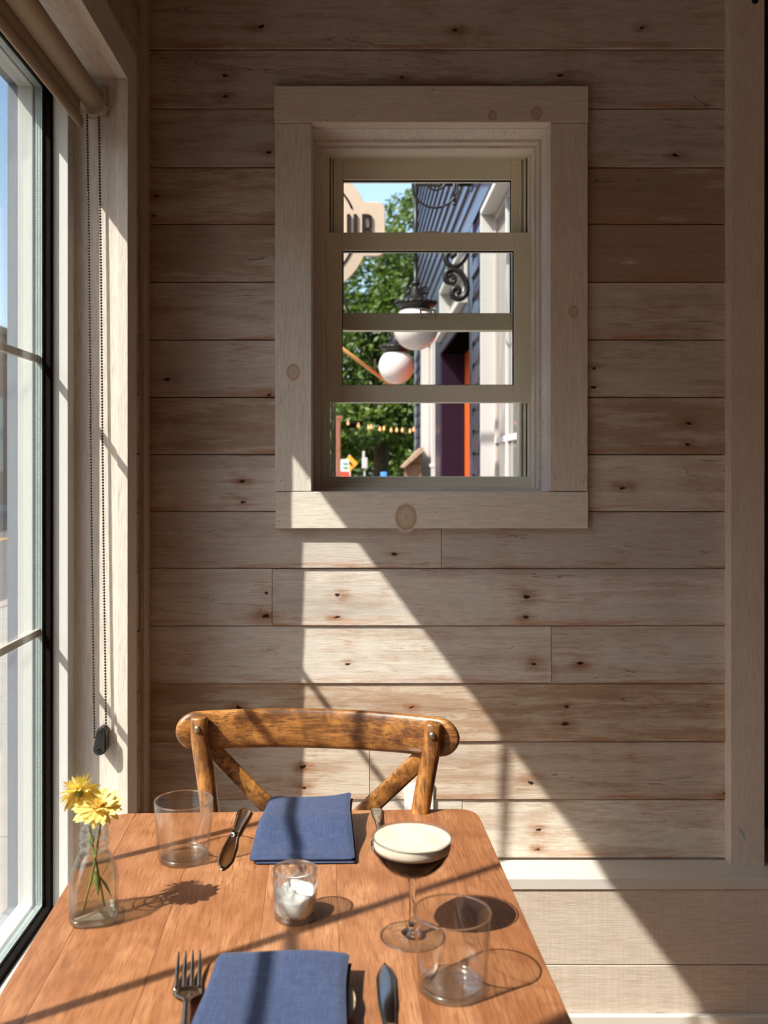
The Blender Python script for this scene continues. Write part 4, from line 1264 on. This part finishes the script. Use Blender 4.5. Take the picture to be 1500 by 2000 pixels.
def knife(px0, py0, px1, py1, label, L=0.232, flip=1):
    (ax, ay), (bx, by), rz = frame2(px0, py0, px1, py1)
    t = thing('table_knife', label, 'knife', (ax, ay, TH + 0.0004), rz)     # origin at the blade tip, +y to the handle end
    bl_ = []
    for i in range(15):
        u = i/14; yy = 0.128*u
        hw = 0.0106 * min(1, (0.015 + 4.2*u)**0.6) * (1 - 0.36*sm((u - 0.55)/0.45))
        bl_.append((yy, hw, flip*(0.0032*(1-u)**2 - 0.001)))
    b = build('blade', outline_slab(bl_, lambda y: 0.0024, 0.0016), M['steel'], t)
    m = MB()
    for i in range(26):
        yy = 0.012 + 0.0032*i; u = yy/0.128
        hw = 0.0106 * min(1, (0.015 + 4.2*u)**0.6) * (1 - 0.36*sm((u - 0.55)/0.45))
        m.box(flip*(hw*0.99 + 0.0032*(1-u)**2 - .001) - .0006, flip*(hw*0.99 + 0.0032*(1-u)**2 - .001) + .0006, yy, yy+.0018, 0.0018, 0.0030)
    build('serration', m, M['steel'], b)
    h_ = []
    for i in range(20):
        u = i/19; yy = 0.124 + (L - 0.124)*u
        hw = 0.0062 + 0.0046*sm(u/0.95)*1.0
        if u > 0.93: hw *= math.sqrt(max(0.02, 1 - ((u - 0.93)/0.075)**2))
        h_.append((yy, hw, 0))
    hd_ = build('handle', outline_slab(h_, lambda y: 0.0036, 0.0062), M['steel'], t)
    P = [(hw*0.72, yy) for yy, hw, _ in h_[3:18]] + [(-hw*0.72, yy) for yy, hw, _ in h_[17:2:-1]]
    P.append(P[0])
    m = MB(); m.tube([(p[0], p[1], 0.0062) for p in P], 0.0006, 6); build('handle_border', m, M['steel'], hd_)
    return t
def fork(px0, py0, px1, py1, label, L=0.205):
    (ax, ay), (bx, by), rz = frame2(px0, py0, px1, py1)
    t = thing('table_fork', label, 'fork', (ax, ay, TH + 0.0006), rz)       # origin at the tine tips
    zf = lambda y: 0.0012 + (0.0085*(1 - min(1, abs(y - 0.006)/0.028))**1.0 if y < 0.034 else 0) + 0.0035*sm((y - 0.060)/0.02)*(1 - sm((y-0.10)/0.08)) + 0.0012
    zf = lambda y: 0.0105*max(0, 1 - y/0.040)**1.3 + 0.0028 + 0.0055*sm((y - 0.052)/0.028)*(1 - sm((y - 0.12)/0.06))
    for i in range(4):
        xc = (-1.5 + i) * 0.0066
        pts = []
        for j in range(11):
            u = j/10; yy = 0.050*u; pts.append((yy, 0.0007 + 0.0012*min(1, u*2.2), xc*(0.97 + 0.03*u)))
        build('tine', outline_slab(pts, zf, 0.0022), M['steel'], t)
    pts = []
    for j in range(14):
        u = j/13; yy = 0.046 + 0.034*u
        hw = 0.0120*(1 - sm((u - 0.15)/0.85)) + 0.0031
        hw = min(hw, 0.0122)
        pts.append((yy, hw, 0))
    build('fork_head', outline_slab(pts, zf, 0.0024), M['steel'], t)
    pts = []
    for j in range(26):
        u = j/25; yy = 0.078 + (L - 0.078)*u
        hw = 0.0030 + 0.0072*sm((u - 0.15)/0.85)
        if u > 0.93: hw *= math.sqrt(max(0.02, 1 - ((u - 0.93)/0.075)**2))
        pts.append((yy, hw, 0))
    h_ = build('handle', outline_slab(pts, zf, 0.0036), M['steel'], t)
    P = [(hw*0.72, yy) for yy, hw, _ in pts[8:23]] + [(-hw*0.72, yy) for yy, hw, _ in pts[22:7:-1]]
    P.append(P[0])
    m = MB(); m.tube([(p[0], p[1], zf(p[1]) + 0.0016) for p in P], 0.0005, 6); build('handle_border', m, M['steel'], h_)
    return t
knife(430, 1702, 477, 1590, 'steel table knife at the far setting, between tumbler and napkin', 0.232, 1)
fork(742, 1682, 736, 1589, 'steel fork at the far setting, half hidden by the cocktail')
nf = fork(370, 1884, 363, 1990, 'steel fork with bright tines left of the near napkin')
nf.scale = (1.27, 1.18, 1.1)
knife(748, 1886, 760, 1988, 'steel table knife right of the near napkin, cut by the frame', 0.225, -1)

# ================================================================== OUTSIDE, through the small window
XF = 0.85      # neighbouring facade
nb = thing('neighbour_building', 'navy clapboard building with white windows and orange door beyond the small window', 'building', (0, 0, 0))
m = MB()
Yn, Yf, Ht = 4.0, 14.0, 7.0
ops = [(4.75, 6.5, 0.8, 3.07), (7.2, 9.8, 0.0, 2.50), (7.5, 9.8, 2.67, 3.13), (10.5, 12.7, 0.8, 3.07)]
m.box(1.12, 5.0, Yn, Yf, 0, Ht); build('wall_core', m, M['navy_dark'], nb)
EP = XF + 0.012
def wallbox(y0, y1, z0, z1):
    m_ = MB(); m_.box(EP, 1.12, y0, y1, z0, z1); return build('wall_panel', m_, M['navy_dark'], nb)
wallbox(Yn, 4.75, 0, 3.29); wallbox(6.5, 7.2, 0, 3.29); wallbox(9.8, 10.5, 0, 3.29); wallbox(12.7, Yf, 0, 3.29)
wallbox(4.75, 6.5, 0, 0.8); wallbox(4.75, 6.5, 3.07, 3.29); wallbox(10.5, 12.7, 0, 0.8); wallbox(10.5, 12.7, 3.07, 3.29)
wallbox(7.2, 9.8, 3.13, 3.29); wallbox(7.2, 9.8, 2.50, 2.67); wallbox(7.2, 7.5, 2.67, 3.13); wallbox(Yn, Yf, 3.29, Ht)
def clap(y0, y1, z0):
    e = 0.16
    p = [(XF - 0.020, y0, z0), (EP, y0, z0), (EP, y1, z0), (XF - 0.020, y1, z0), (XF + 0.004, y0, z0 + e), (EP, y0, z0 + e), (EP, y1, z0 + e), (XF + 0.004, y1, z0 + e)]
    m_ = MB(); m_.hexa(p); return build('clapboard', m_, M['navy'], nb)
z = 3.30
while z < 6.9: clap(Yn, Yf - 0.1, z); z += 0.16
z = 0.0
while z < 3.0:
    for a, b in ((Yn, 4.7), (6.56, 7.0), (12.76, Yf - 0.1)): clap(a, b, z)
    z += 0.16
m = MB(); m.box(XF - 0.02, EP, Yf - 0.1, Yf + 0.02, 0, Ht); build('corner_board', m, M['ext_casing'], nb)
m = MB(); m.box(XF - 0.004, EP, Yn, Yf - 0.1, 3.14, 3.295); build('frieze_board', m, M['navy'], nb)
m = MB(); m.box(XF - 0.006, EP, 7.0, 7.2, 0, 3.13); build('pilaster', m, M['navy'], nb)
m = MB(); m.box(XF - 0.006, EP, 9.8, 10.45, 0, 3.13); build('pilaster', m, M['navy'], nb)
m = MB(); m.box(XF - 0.01, 1.1, 7.2, 9.8, 2.50, 2.60); build('door_lintel', m, M['navy'], nb)
m = MB(); m.box(1.10, 1.115, 7.2, 9.79, 0, 2.5); d_ = build('door', m, M['orange'], nb)
m = MB(); m.tube([(1.06, 7.75, 1.0), (1.06, 7.75, 1.35)], 0.012, 8); m.box(1.06, 1.10, 7.74, 7.76, 1.02, 1.05); m.box(1.06, 1.10, 7.74, 7.76, 1.30, 1.33); build('door_handle', m, M['rivet'], d_)
def ext_window(y0, y1, z0, z1, hz):
    w_ = bpy.data.objects.new('window_unit', None); COL.objects.link(w_); w_.parent = nb
    dp = XF + 0.09
    m = MB(); m.box(XF - 0.012, dp + .03, y1 - 0.012, y1 + 0.02, z0, z1); m.box(XF - 0.012, dp + .03, y0 - .02, y0 + .012, z0, z1); m.box(XF - 0.012, dp + .03, y0 - .02, y1 + .02, z1 - .012, z1 + .03); m.box(XF - 0.06, dp + .03, y0 - .02, y1 + .02, z0 - .04, z0)
    build('white_frame', m, M['ext_white'], w_, bevel=0.003)
    m = MB(); m.box(dp - 0.012, dp + .02, y1 - 0.06, y1, z0, z1); m.box(dp - 0.012, dp + .02, y0, y0 + .06, z0, z1); m.box(dp - .012, dp + .02, y0 + .06, y1 - .06, z1 - .06, z1); m.box(dp - .012, dp + .02, y0 + .06, y1 - .06, z0, z0 + .06)
    build('sash_frame', m, M['ext_cream'], w_, bevel=0.003)
    m = MB(); m.box(dp + .004, dp + .01, y0 + .05, y1 - .05, z0 + .05, z1 - .05); build('pane', m, M['far_pane'], w_)
    m = MB(); m.box(dp - .014, dp + .004, y0 + .06, y1 - .06, hz - .02, hz + .02); build('muntin', m, M['ext_white'], w_, bevel=0.003)
    yy = y1 - (y1 - y0)*0.31
    m = MB(); m.box(dp - .018, dp + .004, yy - .045, yy - .01, z0 + .06, z1 - .06); build('muntin', m, M['ext_white'], w_, bevel=0.003)
ext_window(4.75, 6.5, 0.8, 3.07, 1.51)
ext_window(10.5, 12.7, 0.8, 3.07, 1.36)
ext_window(7.5, 9.8, 2.67, 3.13, 2.9)

# hanging sign
SY = 5.5
sg = thing('hanging_sign', 'cream round hanging sign with brown letters UB on its side tab', 'sign', (0, 0, 0))
s = SY / F
sx, sz, sr = PX(588, SY), PZ(447, SY), 134*s
m = MB(); pts = []
tab = PX(752, SY); th = 53*s; c_ = 16*s
a0 = math.asin(th/sr)
for i in range(60):
    a = a0 + (2*math.pi - 2*a0)*i/59
    if math.cos(a) < 0 and abs(math.sin(a))*sr < th: continue
    pts.append((sx + sr*math.cos(a), sz + sr*math.sin(a)))
def arc(cx_, cz_, r, a, b, n=7): return [(cx_ + r*math.cos(math.radians(a + (b-a)*i/(n-1))), cz_ + r*math.sin(math.radians(a + (b-a)*i/(n-1)))) for i in range(n)]
left = sx - (tab - sx)
full = arc(tab - c_, sz + th - c_, c_, 0, 90)
full += [p for p in pts if p[1] > sz]
full += arc(left + c_, sz + th - c_, c_, 90, 180)
full += arc(left + c_, sz - th + c_, c_, 180, 270)
full += [p for p in pts if p[1] < sz]
full += arc(tab - c_, sz - th + c_, c_, 270, 360)
m.prism(full, SY, SY + 0.03, 'y'); build('sign_board', m, M['sign'], sg, bevel=0.003)
m = MB()
for sgn in (1, -1):
    P = []
    for i in range(30):
        a = math.radians(22 + (136)*i/29)*sgn; P.append((sx + 107*s*math.cos(a), SY - 0.001, sz + 107*s*math.sin(a)))
    m.tube(P, 2.2*s, 6)
build('ring_line', m, M['sign_ink'], sg)
def bar(m_, x0, x1, z0, z1): m_.box(x0, x1, SY - 0.014, SY - 0.001, z0, z1)
ztop, zbot = PZ(419, SY), PZ(477, SY)
m = MB(); u0, u1, u2, u3 = [PX(p, SY) for p in (677.5, 684, 690.5, 697)]
bar(m, u0, u1, zbot + 6*s, ztop); bar(m, u2, u3, zbot + 6*s, ztop); bar(m, u0 + 2*s, u3 - 2*s, zbot, zbot + 6.5*s)
build('letter_U', m, M['sign_ink'], sg, bevel=0.001).name = 'letter'
m = MB(); b0, b1, b2, b3 = [PX(p, SY) for p in (707, 713, 720, 726)]
zm = (ztop + zbot)/2
bar(m, b0, b1, zbot, ztop); bar(m, b1, b2, ztop - 6*s, ztop); bar(m, b1, b2, zm - 3*s, zm + 3*s); bar(m, b1, b2, zbot, zbot + 6*s)
bar(m, b2, b3, zm + 3*s, ztop - 3*s); bar(m, b2, b3, zbot + 3*s, zm - 3*s)
bar(m, b2, b2 + 3*s, ztop - 6*s, ztop - 1*s); bar(m, b2, b2 + 3*s, zm - 4*s, zm + 4*s); bar(m, b2, b2 + 3*s, zbot + s, zbot + 6*s)
build('letter', m, M['sign_ink'], sg, bevel=0.001)
# sign bracket
m = MB()
m.tube([(XF, SY, 3.42), (-0.80, SY, 3.42)], 0.018, 8)
for xx in (sx - 0.25, sx + 0.25): m.tube([(xx, SY + .01, 3.42), (xx, SY + .01, sz + sr*0.75)], 0.008, 6)
P = [(PX(850, SY) + 44*s*math.cos(math.radians(a)), SY, PZ(362, SY) + 44*s*math.sin(math.radians(a))) for a in range(170, 375, 8)]
m.tube(P, 2.4*s, 8)
P = [(PX(850, SY) + (6 + 15*i/30)*s*math.cos(i*0.42), SY, PZ(350, SY) + (8 + 16*i/30)*s*math.sin(i*0.42)) for i in range(31)]
m.tube(P, 2.2*s, 8)
m.tube([(PX(887, SY), SY, PZ(345, SY)), (PX(888, SY), SY, PZ(398, SY))], 2.6*s, 8); m.sphere((PX(888, SY), SY, PZ(399, SY)), 4.5*s, 10, 8)
m.tube([(PX(812, SY), SY, PZ(355, SY)), (PX(806, SY), SY, 3.42)], 2.2*s, 8)
m.tube([(PX(888, SY), SY, PZ(345, SY)), (PX(893, SY), SY, 3.42)], 2.2*s, 8)
build('scroll_bracket', m, M['iron_paint'], sg)

# globe lamps
def curl(m_, cx_, cz_, r, y, a0_, turns, sgn, rad, n=28):
    P = []
    for i in range(n):
        t = i/(n-1); a = a0_ + sgn*turns*2*math.pi*t; rr = r*(1 - 0.80*t)
        P.append((cx_ + rr*math.cos(a), y, cz_ + rr*math.sin(a)))
    m_.tube(P, [rad*(1.1 - 0.35*i/n) for i in range(n)], 8)
    m_.sphere(P[-1], rad*1.25, 8, 6)
def lamp(px, py, rpx, Z, label, scroll, za=3.42):
    s_ = Z / F; x_, z_ = PX(px, Z), PZ(py, Z); r = rpx*s_
    t = thing('globe_lamp', label, 'street lamp', (0, 0, 0), 0)
    m = MB(); m.sphere((x_, Z, z_), r, 40, 24); build('globe', m, M['globe'], t)
    m = MB(); prof = [(0.62, 0.70), (0.66, 0.92), (0.88, 0.98), (0.92, 1.12), (0.58, 1.22), (0.44, 1.34), (0.26, 1.48), (0.20, 1.72), (0.10, 1.80), (0.20, 1.92), (0.22, 1.98), (0.10, 2.04)] + ([(0.11, 2.9)] if scroll else [])
    m.lathe([(a*r, b*r) for a, b in prof], (x_, Z, z_), 28)
    for i in range(22):
        a = 2*math.pi*i/22; m.sphere((x_ + .9*r*math.cos(a), Z + .9*r*math.sin(a), z_ + 1.10*r), .075*r, 6, 4)
    build('cap', m, M['iron_paint'], t)
    m = MB()
    for sg_ in (-1, 1):
        curl(m, x_ + sg_*0.42*r, z_ + 1.72*r, 0.20*r, Z, math.pi/2 + sg_*-2.2, 1.1, -sg_, 0.055*r)
        m.tube([(x_ + sg_*.1*r, Z, z_ + 1.55*r), (x_ + sg_*.3*r, Z, z_ + 1.50*r), (x_ + sg_*.5*r, Z, z_ + 1.55*r)], .06*r, 6)
    build('curls', m, M['iron_paint'], t)
    m = MB(); m.tube([(x_, Z, z_ + (2*r if za > 3 else 1.7*r)), (x_, Z, za)], 0.10*r, 8); m.tube([(x_, Z, za), (XF - 0.01, Z, za)], 0.1*r, 8); m.box(XF - 0.02, XF + 0.0, Z - .04, Z + .04, za - .05, za + .05)
    build('arm', m, M['iron_paint'], t)
    if scroll:
        m = MB()
        q_ = lambda a, b: (PX(a, Z), Z, PZ(b, Z))
        def bez(P, n=12):
            out = []
            for i in range(len(P) - 1):
                p0 = P[max(i-1, 0)]; p1 = P[i]; p2 = P[i+1]; p3 = P[min(i+2, len(P)-1)]
                for j in range(n):
                    u = j/n
                    out.append(tuple(0.5*((2*b_) + (-a_ + c__)*u + (2*a_ - 5*b_ + 4*c__ - d__)*u*u + (-a_ + 3*b_ - 3*c__ + d__)*u**3) for a_, b_, c__, d__ in zip(p0, p1, p2, p3)))
            out.append(P[-1]); return out
        A = [q_(884,505), q_(880,501), q_(884,497), q_(889,503), q_(884,511), q_(875,508), q_(871,499), q_(874,513), q_(884,521), q_(897,517), q_(908,503), q_(913,488), q_(914,470), q_(910,450)]
        A = [q_(883,504), q_(880,499), q_(886,496), q_(889,504), q_(882,510), q_(874,505), q_(872,498)]
        m.tube(bez([q_(880,502), q_(884,500), q_(888,496), q_(884,493), q_(876,494), q_(871,502), q_(873,513), q_(884,521), q_(897,516), q_(908,503), q_(913,488), q_(912,460)]), 5.6*s_, 8)
        m.tube(bez([q_(882,546), q_(886,543), q_(884,538), q_(877,539), q_(871,547), q_(875,552), q_(883,553), q_(888,549), q_(887,541), q_(880,536)]), 4.4*s_, 8)
        m.tube(bez([q_(873,551), q_(870,541), q_(874,530), q_(887,527), q_(900,534), q_(910,550), q_(912,567), q_(905,580), q_(893,584), q_(884,577), q_(885,566), q_(893,562), q_(897,570), q_(892,574)]), 5.8*s_, 8)
        build('wall_scroll', m, M['iron_paint'], t)
    return t
lamp(812, 640, 44, 7.0, 'nearer opal globe lamp on an iron bracket, behind the sash lock', True)
lamp(774, 716, 34.5, 8.6, 'farther and lower opal globe lamp seen in the raised sash', False, PZ(628, 8.6))

# awning pole
m = MB(); a, b = (PX(640, 9.0), 9.0, PZ(660, 9.0)), (PX(775, 9.6), 9.6, PZ(760, 9.6))
m.tube([a, b], 0.018, 8); m.tube([a, (a[0], a[1], 0)], 0.02, 8)
tag(build('awning_pole', m, M['pole_wood']), 'slanting tan wooden pole in front of the trees', 'pole')
# light string and its post
m = MB(); Zp = 12.0
m.box(PX(656, Zp), PX(665, Zp), Zp - .03, Zp + .03, 0, PZ(815, Zp)); m.box(PX(655, Zp), PX(669, Zp), Zp - .035, Zp + .035, PZ(818, Zp), PZ(813, Zp))
tag(build('wooden_post', m, M['post_wood'], bevel=0.004), 'reddish wooden post holding the string of bulbs', 'post')
ls = thing('string_lights', 'string of amber bulbs hanging from the post to the building', 'string lights', (0, 0, 0))
bulbs = [(680,827),(700,832),(720,836),(725,835),(742,839),(750,838),(764,841),(775,841),(786,841),(801,843),(808,840)]
P = []
for px, py in [(660,815)] + bulbs[::2] + [(813,836)]: P.append((PX(px, 12.0), 12.0 + (px-660)/150*1.2, PZ(py - 5, 12.0)))
m = MB(); m.tube(P, 0.004, 5); build('cable', m, M['cable'], ls)
for px, py in bulbs:
    yy = 12.0 + (px-660)/150*1.2
    m = MB(); m.sphere((PX(px, yy), yy, PZ(py, yy)), 0.020, 10, 8, (0.85, 0.85, 1.15)); m.tube([(PX(px, yy), yy, PZ(py, yy) + .02), (PX(px, yy), yy, PZ(py, yy) + .04)], 0.009, 6)
    build('bulb', m, M['bulb'], ls)
# kiosk
kk = thing('wooden_kiosk', 'small brown wooden box with a sloping roof against the navy building', 'kiosk', (0, 0, 0))
m = MB(); m.box(PX(790, 12.6), PX(823, 12.6), 12.4, 12.7, 0, PZ(908, 12.6)); build('box_body', m, M['kiosk_wood'], kk)
for i in range(5):
    x0 = PX(790 + 6.6*i, 12.4); m = MB(); m.box(x0 + .003, x0 + 6.2*12.4/F, 12.385, 12.4, 0, PZ(908, 12.6)); build('board', m, M['kiosk_wood'], kk)
m = MB(); m.prism([(PX(782, 12.6), PZ(912, 12.6)), (PX(787, 12.6), PZ(914, 12.6)), (PX(824, 12.6), PZ(882, 12.6)), (PX(824, 12.6), PZ(874, 12.6)), (PX(818, 12.6), PZ(876, 12.6))], 12.3, 12.75, 'y'); build('roof', m, M['kiosk_roof'], kk)
m = MB(); m.prism([(PX(790, 12.6), PZ(908, 12.6)), (PX(823, 12.6), PZ(908, 12.6)), (PX(823, 12.6), PZ(886, 12.6))], 12.42, 12.7, 'y'); build('gable', m, M['kiosk_wood'], kk)
# road signs
Zs = 17.0
r1 = thing('warning_sign', 'orange diamond road sign beside the wooden post', 'road sign', (0, 0, 0))
m = MB(); c0x, c0z, h = PX(683, Zs), PZ(905, Zs), 16*Zs/F
m.prism([(c0x - h, c0z), (c0x, c0z - h), (c0x + h, c0z), (c0x, c0z + h)], Zs, Zs + .01, 'y'); build('sign_plate', m, M['sign_orange'], r1)
m = MB(); m.tube([(c0x, Zs + .03, 0), (c0x, Zs + .03, c0z + h)], 0.02, 6); build('pole', m, M['sign_pale'], r1)
m = MB(); m.tube([(c0x - h*.55, Zs - .004, c0z + h*.2), (c0x - h*.1, Zs - .004, c0z + h*.2), (c0x + h*.25, Zs - .004, c0z - h*.2)], 0.02, 6); build('arrow', m, M['sign_ink'], r1)
r2 = thing('street_sign', 'pale sign with green lettering and a red bar, low behind the post', 'road sign', (0, 0, 0))
m = MB(); m.box(PX(655, 15), PX(682, 15), 15, 15.02, PZ(921, 15), PZ(897, 15)); build('sign_plate', m, M['sign_pale'], r2)
m = MB()
for zy in (905, 913): m.box(PX(670, 15), PX(679, 15), 14.992, 15, PZ(zy + 2, 15), PZ(zy - 1, 15))
m.box(PX(656, 15), PX(659, 15), 14.992, 15, PZ(918, 15), PZ(902, 15)); build('sign_marking', m, M['sign_green'], r2)
m = MB(); m.box(PX(652, 15), PX(683, 15), 14.98, 15.03, PZ(934, 15), PZ(922, 15)); build('red_bar', m, M['red'], r2)
m = MB(); m.box(PX(667, 15), PX(670, 15), 15.02, 15.06, 0, PZ(900, 15)); build('pole', m, M['sign_pale'], r2)
m = MB(); m.box(PX(744, 16), PX(756, 16), 16, 16.3, 0.9, PZ(922, 16)); m.box(PX(748, 16), PX(752, 16), 16.1, 16.2, 0, 0.9)
tag(build('mailbox', m, M['blue'], bevel=0.02), 'small blue box on a post in front of the tree trunk', 'box')
m = MB(); m.box(PX(707, 16), PX(718, 16), 16, 16.2, PZ(915, 16), PZ(894, 16)); m.box(PX(708, 16), PX(713, 16), 16.02, 16.1, PZ(894, 16), PZ(881, 16)); m.box(PX(711, 16), PX(714, 16), 16.05, 16.1, 0, PZ(915, 16))
tag(build('parking_meter', m, M['ext_white'], bevel=0.01), 'white meter on a dark post left of the tree trunk', 'meter')

# trees
rng = np.random.default_rng(5)
def tree(x, y, blobs, n, size, label, trunk_r, trunk_h):
    t = thing('leafy_tree', label, 'tree', (x, y, 0), 0, 'street trees')
    m = MB(); m.tube([(0,0,0), (0.05,0,trunk_h*.4), (-0.05,0,trunk_h*.75), (0,0,trunk_h)], [trunk_r*1.25, trunk_r, trunk_r*.85, trunk_r*.5], 12)
    for i in range(7):
        a = R.uniform(0, 6.28); z0 = trunk_h*R.uniform(.45, .95); L = R.uniform(1.2, 2.4)
        m.tube([(0, 0, z0), (L*.5*math.cos(a), L*.5*math.sin(a), z0 + L*.35), (L*math.cos(a), L*math.sin(a), z0 + L*.8)], [trunk_r*.4, trunk_r*.25, trunk_r*.1], 7)
    build('trunk', m, M['bark'], t)
    w_ = np.array([b[3]**2 for b in blobs]); w_ = w_/w_.sum()
    idx = rng.choice(len(blobs), n, p=w_)
    B = np.array([[b[0], b[1], b[2], b[3], b[4]] for b in blobs])[idx]
    d = rng.normal(size=(n, 3)); d /= np.linalg.norm(d, axis=1)[:, None]
    r = B[:, 3] * (0.45 + 0.6*rng.random(n)**0.6)
    # sub clumps
    cl = rng.integers(0, 60, n); cdir = rng.normal(size=(60, 3)); cdir /= np.linalg.norm(cdir, axis=1)[:, None]
    d = d*0.35 + cdir[cl]; d /= np.linalg.norm(d, axis=1)[:, None]
    c = B[:, :3] + d * r[:, None] * np.stack([np.ones(n), np.ones(n), B[:, 4]], 1)
    nrm = d*0.5 + rng.normal(size=(n, 3))*0.6 + np.array([0,0,0.5]); nrm /= np.linalg.norm(nrm, axis=1)[:, None]
    a = np.cross(nrm, rng.normal(size=(n, 3))); a /= np.linalg.norm(a, axis=1)[:, None]
    b = np.cross(nrm, a)
    s_ = size * (0.7 + 0.6*rng.random(n))[:, None]
    V = np.stack([c - a*s_, c + b*s_*.45, c + a*s_, c - b*s_*.45], 1).reshape(-1, 3)
    me = bpy.data.meshes.new('foliage')
    me.vertices.add(4*n); me.vertices.foreach_set('co', V.ravel())
    me.loops.add(4*n); me.loops.foreach_set('vertex_index', np.arange(4*n))
    me.polygons.add(n); me.polygons.foreach_set('loop_start', np.arange(0, 4*n, 4)); me.polygons.foreach_set('loop_total', np.full(n, 4))
    me.materials.append(M['leaf']); me.update(); me.validate()
    o = bpy.data.objects.new('foliage', me); COL.objects.link(o); o.parent = t; o['kind'] = 'stuff'
    return t
tree(0.45, 20.5, [(0, 0, 3.6, 1.7, .9), (-1.0, -.6, 3.0, 1.2, .8), (1.0, -.4, 4.4, 1.5, .9), (0.9, -.8, 6.0, 1.1, 1), (-.2, 0, 5.0, 1.2, .9), (0.6, -.6, 2.4, 1.0, .6), (-.6, -1.2, 2.2, .9, .5), (-1.3, -.8, 1.6, .8, .6), (1.2, -1.0, 1.4, .9, .6)], 32000, 0.075, 'tall leafy tree with a dark trunk behind the string of bulbs', 0.17, 4.2)
tree(-3.4, 25, [(0, 0, 4.0, 2.2, .9), (1.6, 0, 2.9, 1.5, .8), (-1.5, 0, 4.4, 1.8, .9), (1.9, .3, 4.6, 0.9, .8)], 16000, 0.10, 'leafy tree farther away behind the cream sign', 0.26, 4.4)
tree(3.2, 26, [(0, 0, 4.4, 2.6, 1), (-1.8, 0, 3.6, 1.8, .9), (-1.4, 0, 6.2, 1.5, .9)], 14000, 0.11, 'leafy tree rising behind the corner of the navy building', 0.3, 4.6)
tree(-0.6, 34, [(0, 0, 2.6, 2.2, .6), (2.5, 0, 2.6, 2.0, .6), (-2.6, 0, 2.4, 2.0, .6), (0.9, -.5, 1.1, 1.5, .6), (-1.0, -.5, 1.0, 1.5, .6), (-3.0, -.5, 1.0, 1.5, .6), (2.6, -.5, 1.0, 1.5, .6)], 22000, 0.12, 'low bushy tree closing the view at the end of the street', 0.2, 2.5)

# ground outside
def ground(name, x0, x1, y0, y1, z0, z1, mat, lab, cat):
    m = MB(); m.box(x0, x1, y0, y1, z0, z1); o = build(name, m, mat); o['kind'] = 'structure'; o['label'] = lab; o['category'] = cat; return o
ground('ground', -60, 60, -40, 90, -0.42, -0.16, M['grass'], 'grassy ground beyond the street', 'ground')
sw = ground('sidewalk', -3.4, -0.76, -10, 30, -0.15, -0.02, M['concrete'], 'pale concrete sidewalk outside the left window', 'sidewalk')
for i in range(12):
    y0 = 0.4 + i*1.5
    m = MB(); m.box(-3.38, -0.77, y0 + .008, y0 + 1.492, -0.02, 0.0); build('paving_slab', m, M['concrete'], sw, bevel=0.004)
ground('courtyard', -0.76, 6, 2.63, 16, -0.15, -0.01, M['concrete'], 'pale paving between the two buildings', 'paving')
ground('road', -11, -3.55, -30, 60, -0.16, -0.10, M['asphalt'], 'grey asphalt street outside the left window', 'road')
ground('kerb', -3.55, -3.4, -30, 60, -0.16, 0.0, M['ext_cream'], 'pale concrete kerb along the street', 'kerb')
ground('road_marking', -7.2, -7.05, -30, 60, -0.10, -0.095, M['line_yellow'], 'yellow line painted down the street', 'road marking')
ground('far_kerb', -13, -11, -30, 60, -0.16, 0.02, M['concrete'], 'far sidewalk in front of the brick building', 'sidewalk')
bb = thing('brick_building', 'low red brick building across the street, seen through the left window', 'building', (0, 0, 0))
m = MB(); m.box(-22, -13, -14, 55, 0, 6.2); build('brick_wall', m, M['brick'], bb)
m = MB(); m.box(-22.1, -12.85, -14.1, 55.1, 6.2, 6.45); build('cornice', m, M['kiosk_roof'], bb)
for i in range(17):
    y0 = -11 + i*4.0
    m = MB(); m.box(-13.06, -12.98, y0, y0 + 1.6, 1.2, 3.9); wf = build('window_frame', m, M['ext_white'], bb)
    m = MB(); m.box(-13.08, -13.055, y0 + .1, y0 + 1.5, 1.3, 3.8); build('pane', m, M['far_pane'], wf)
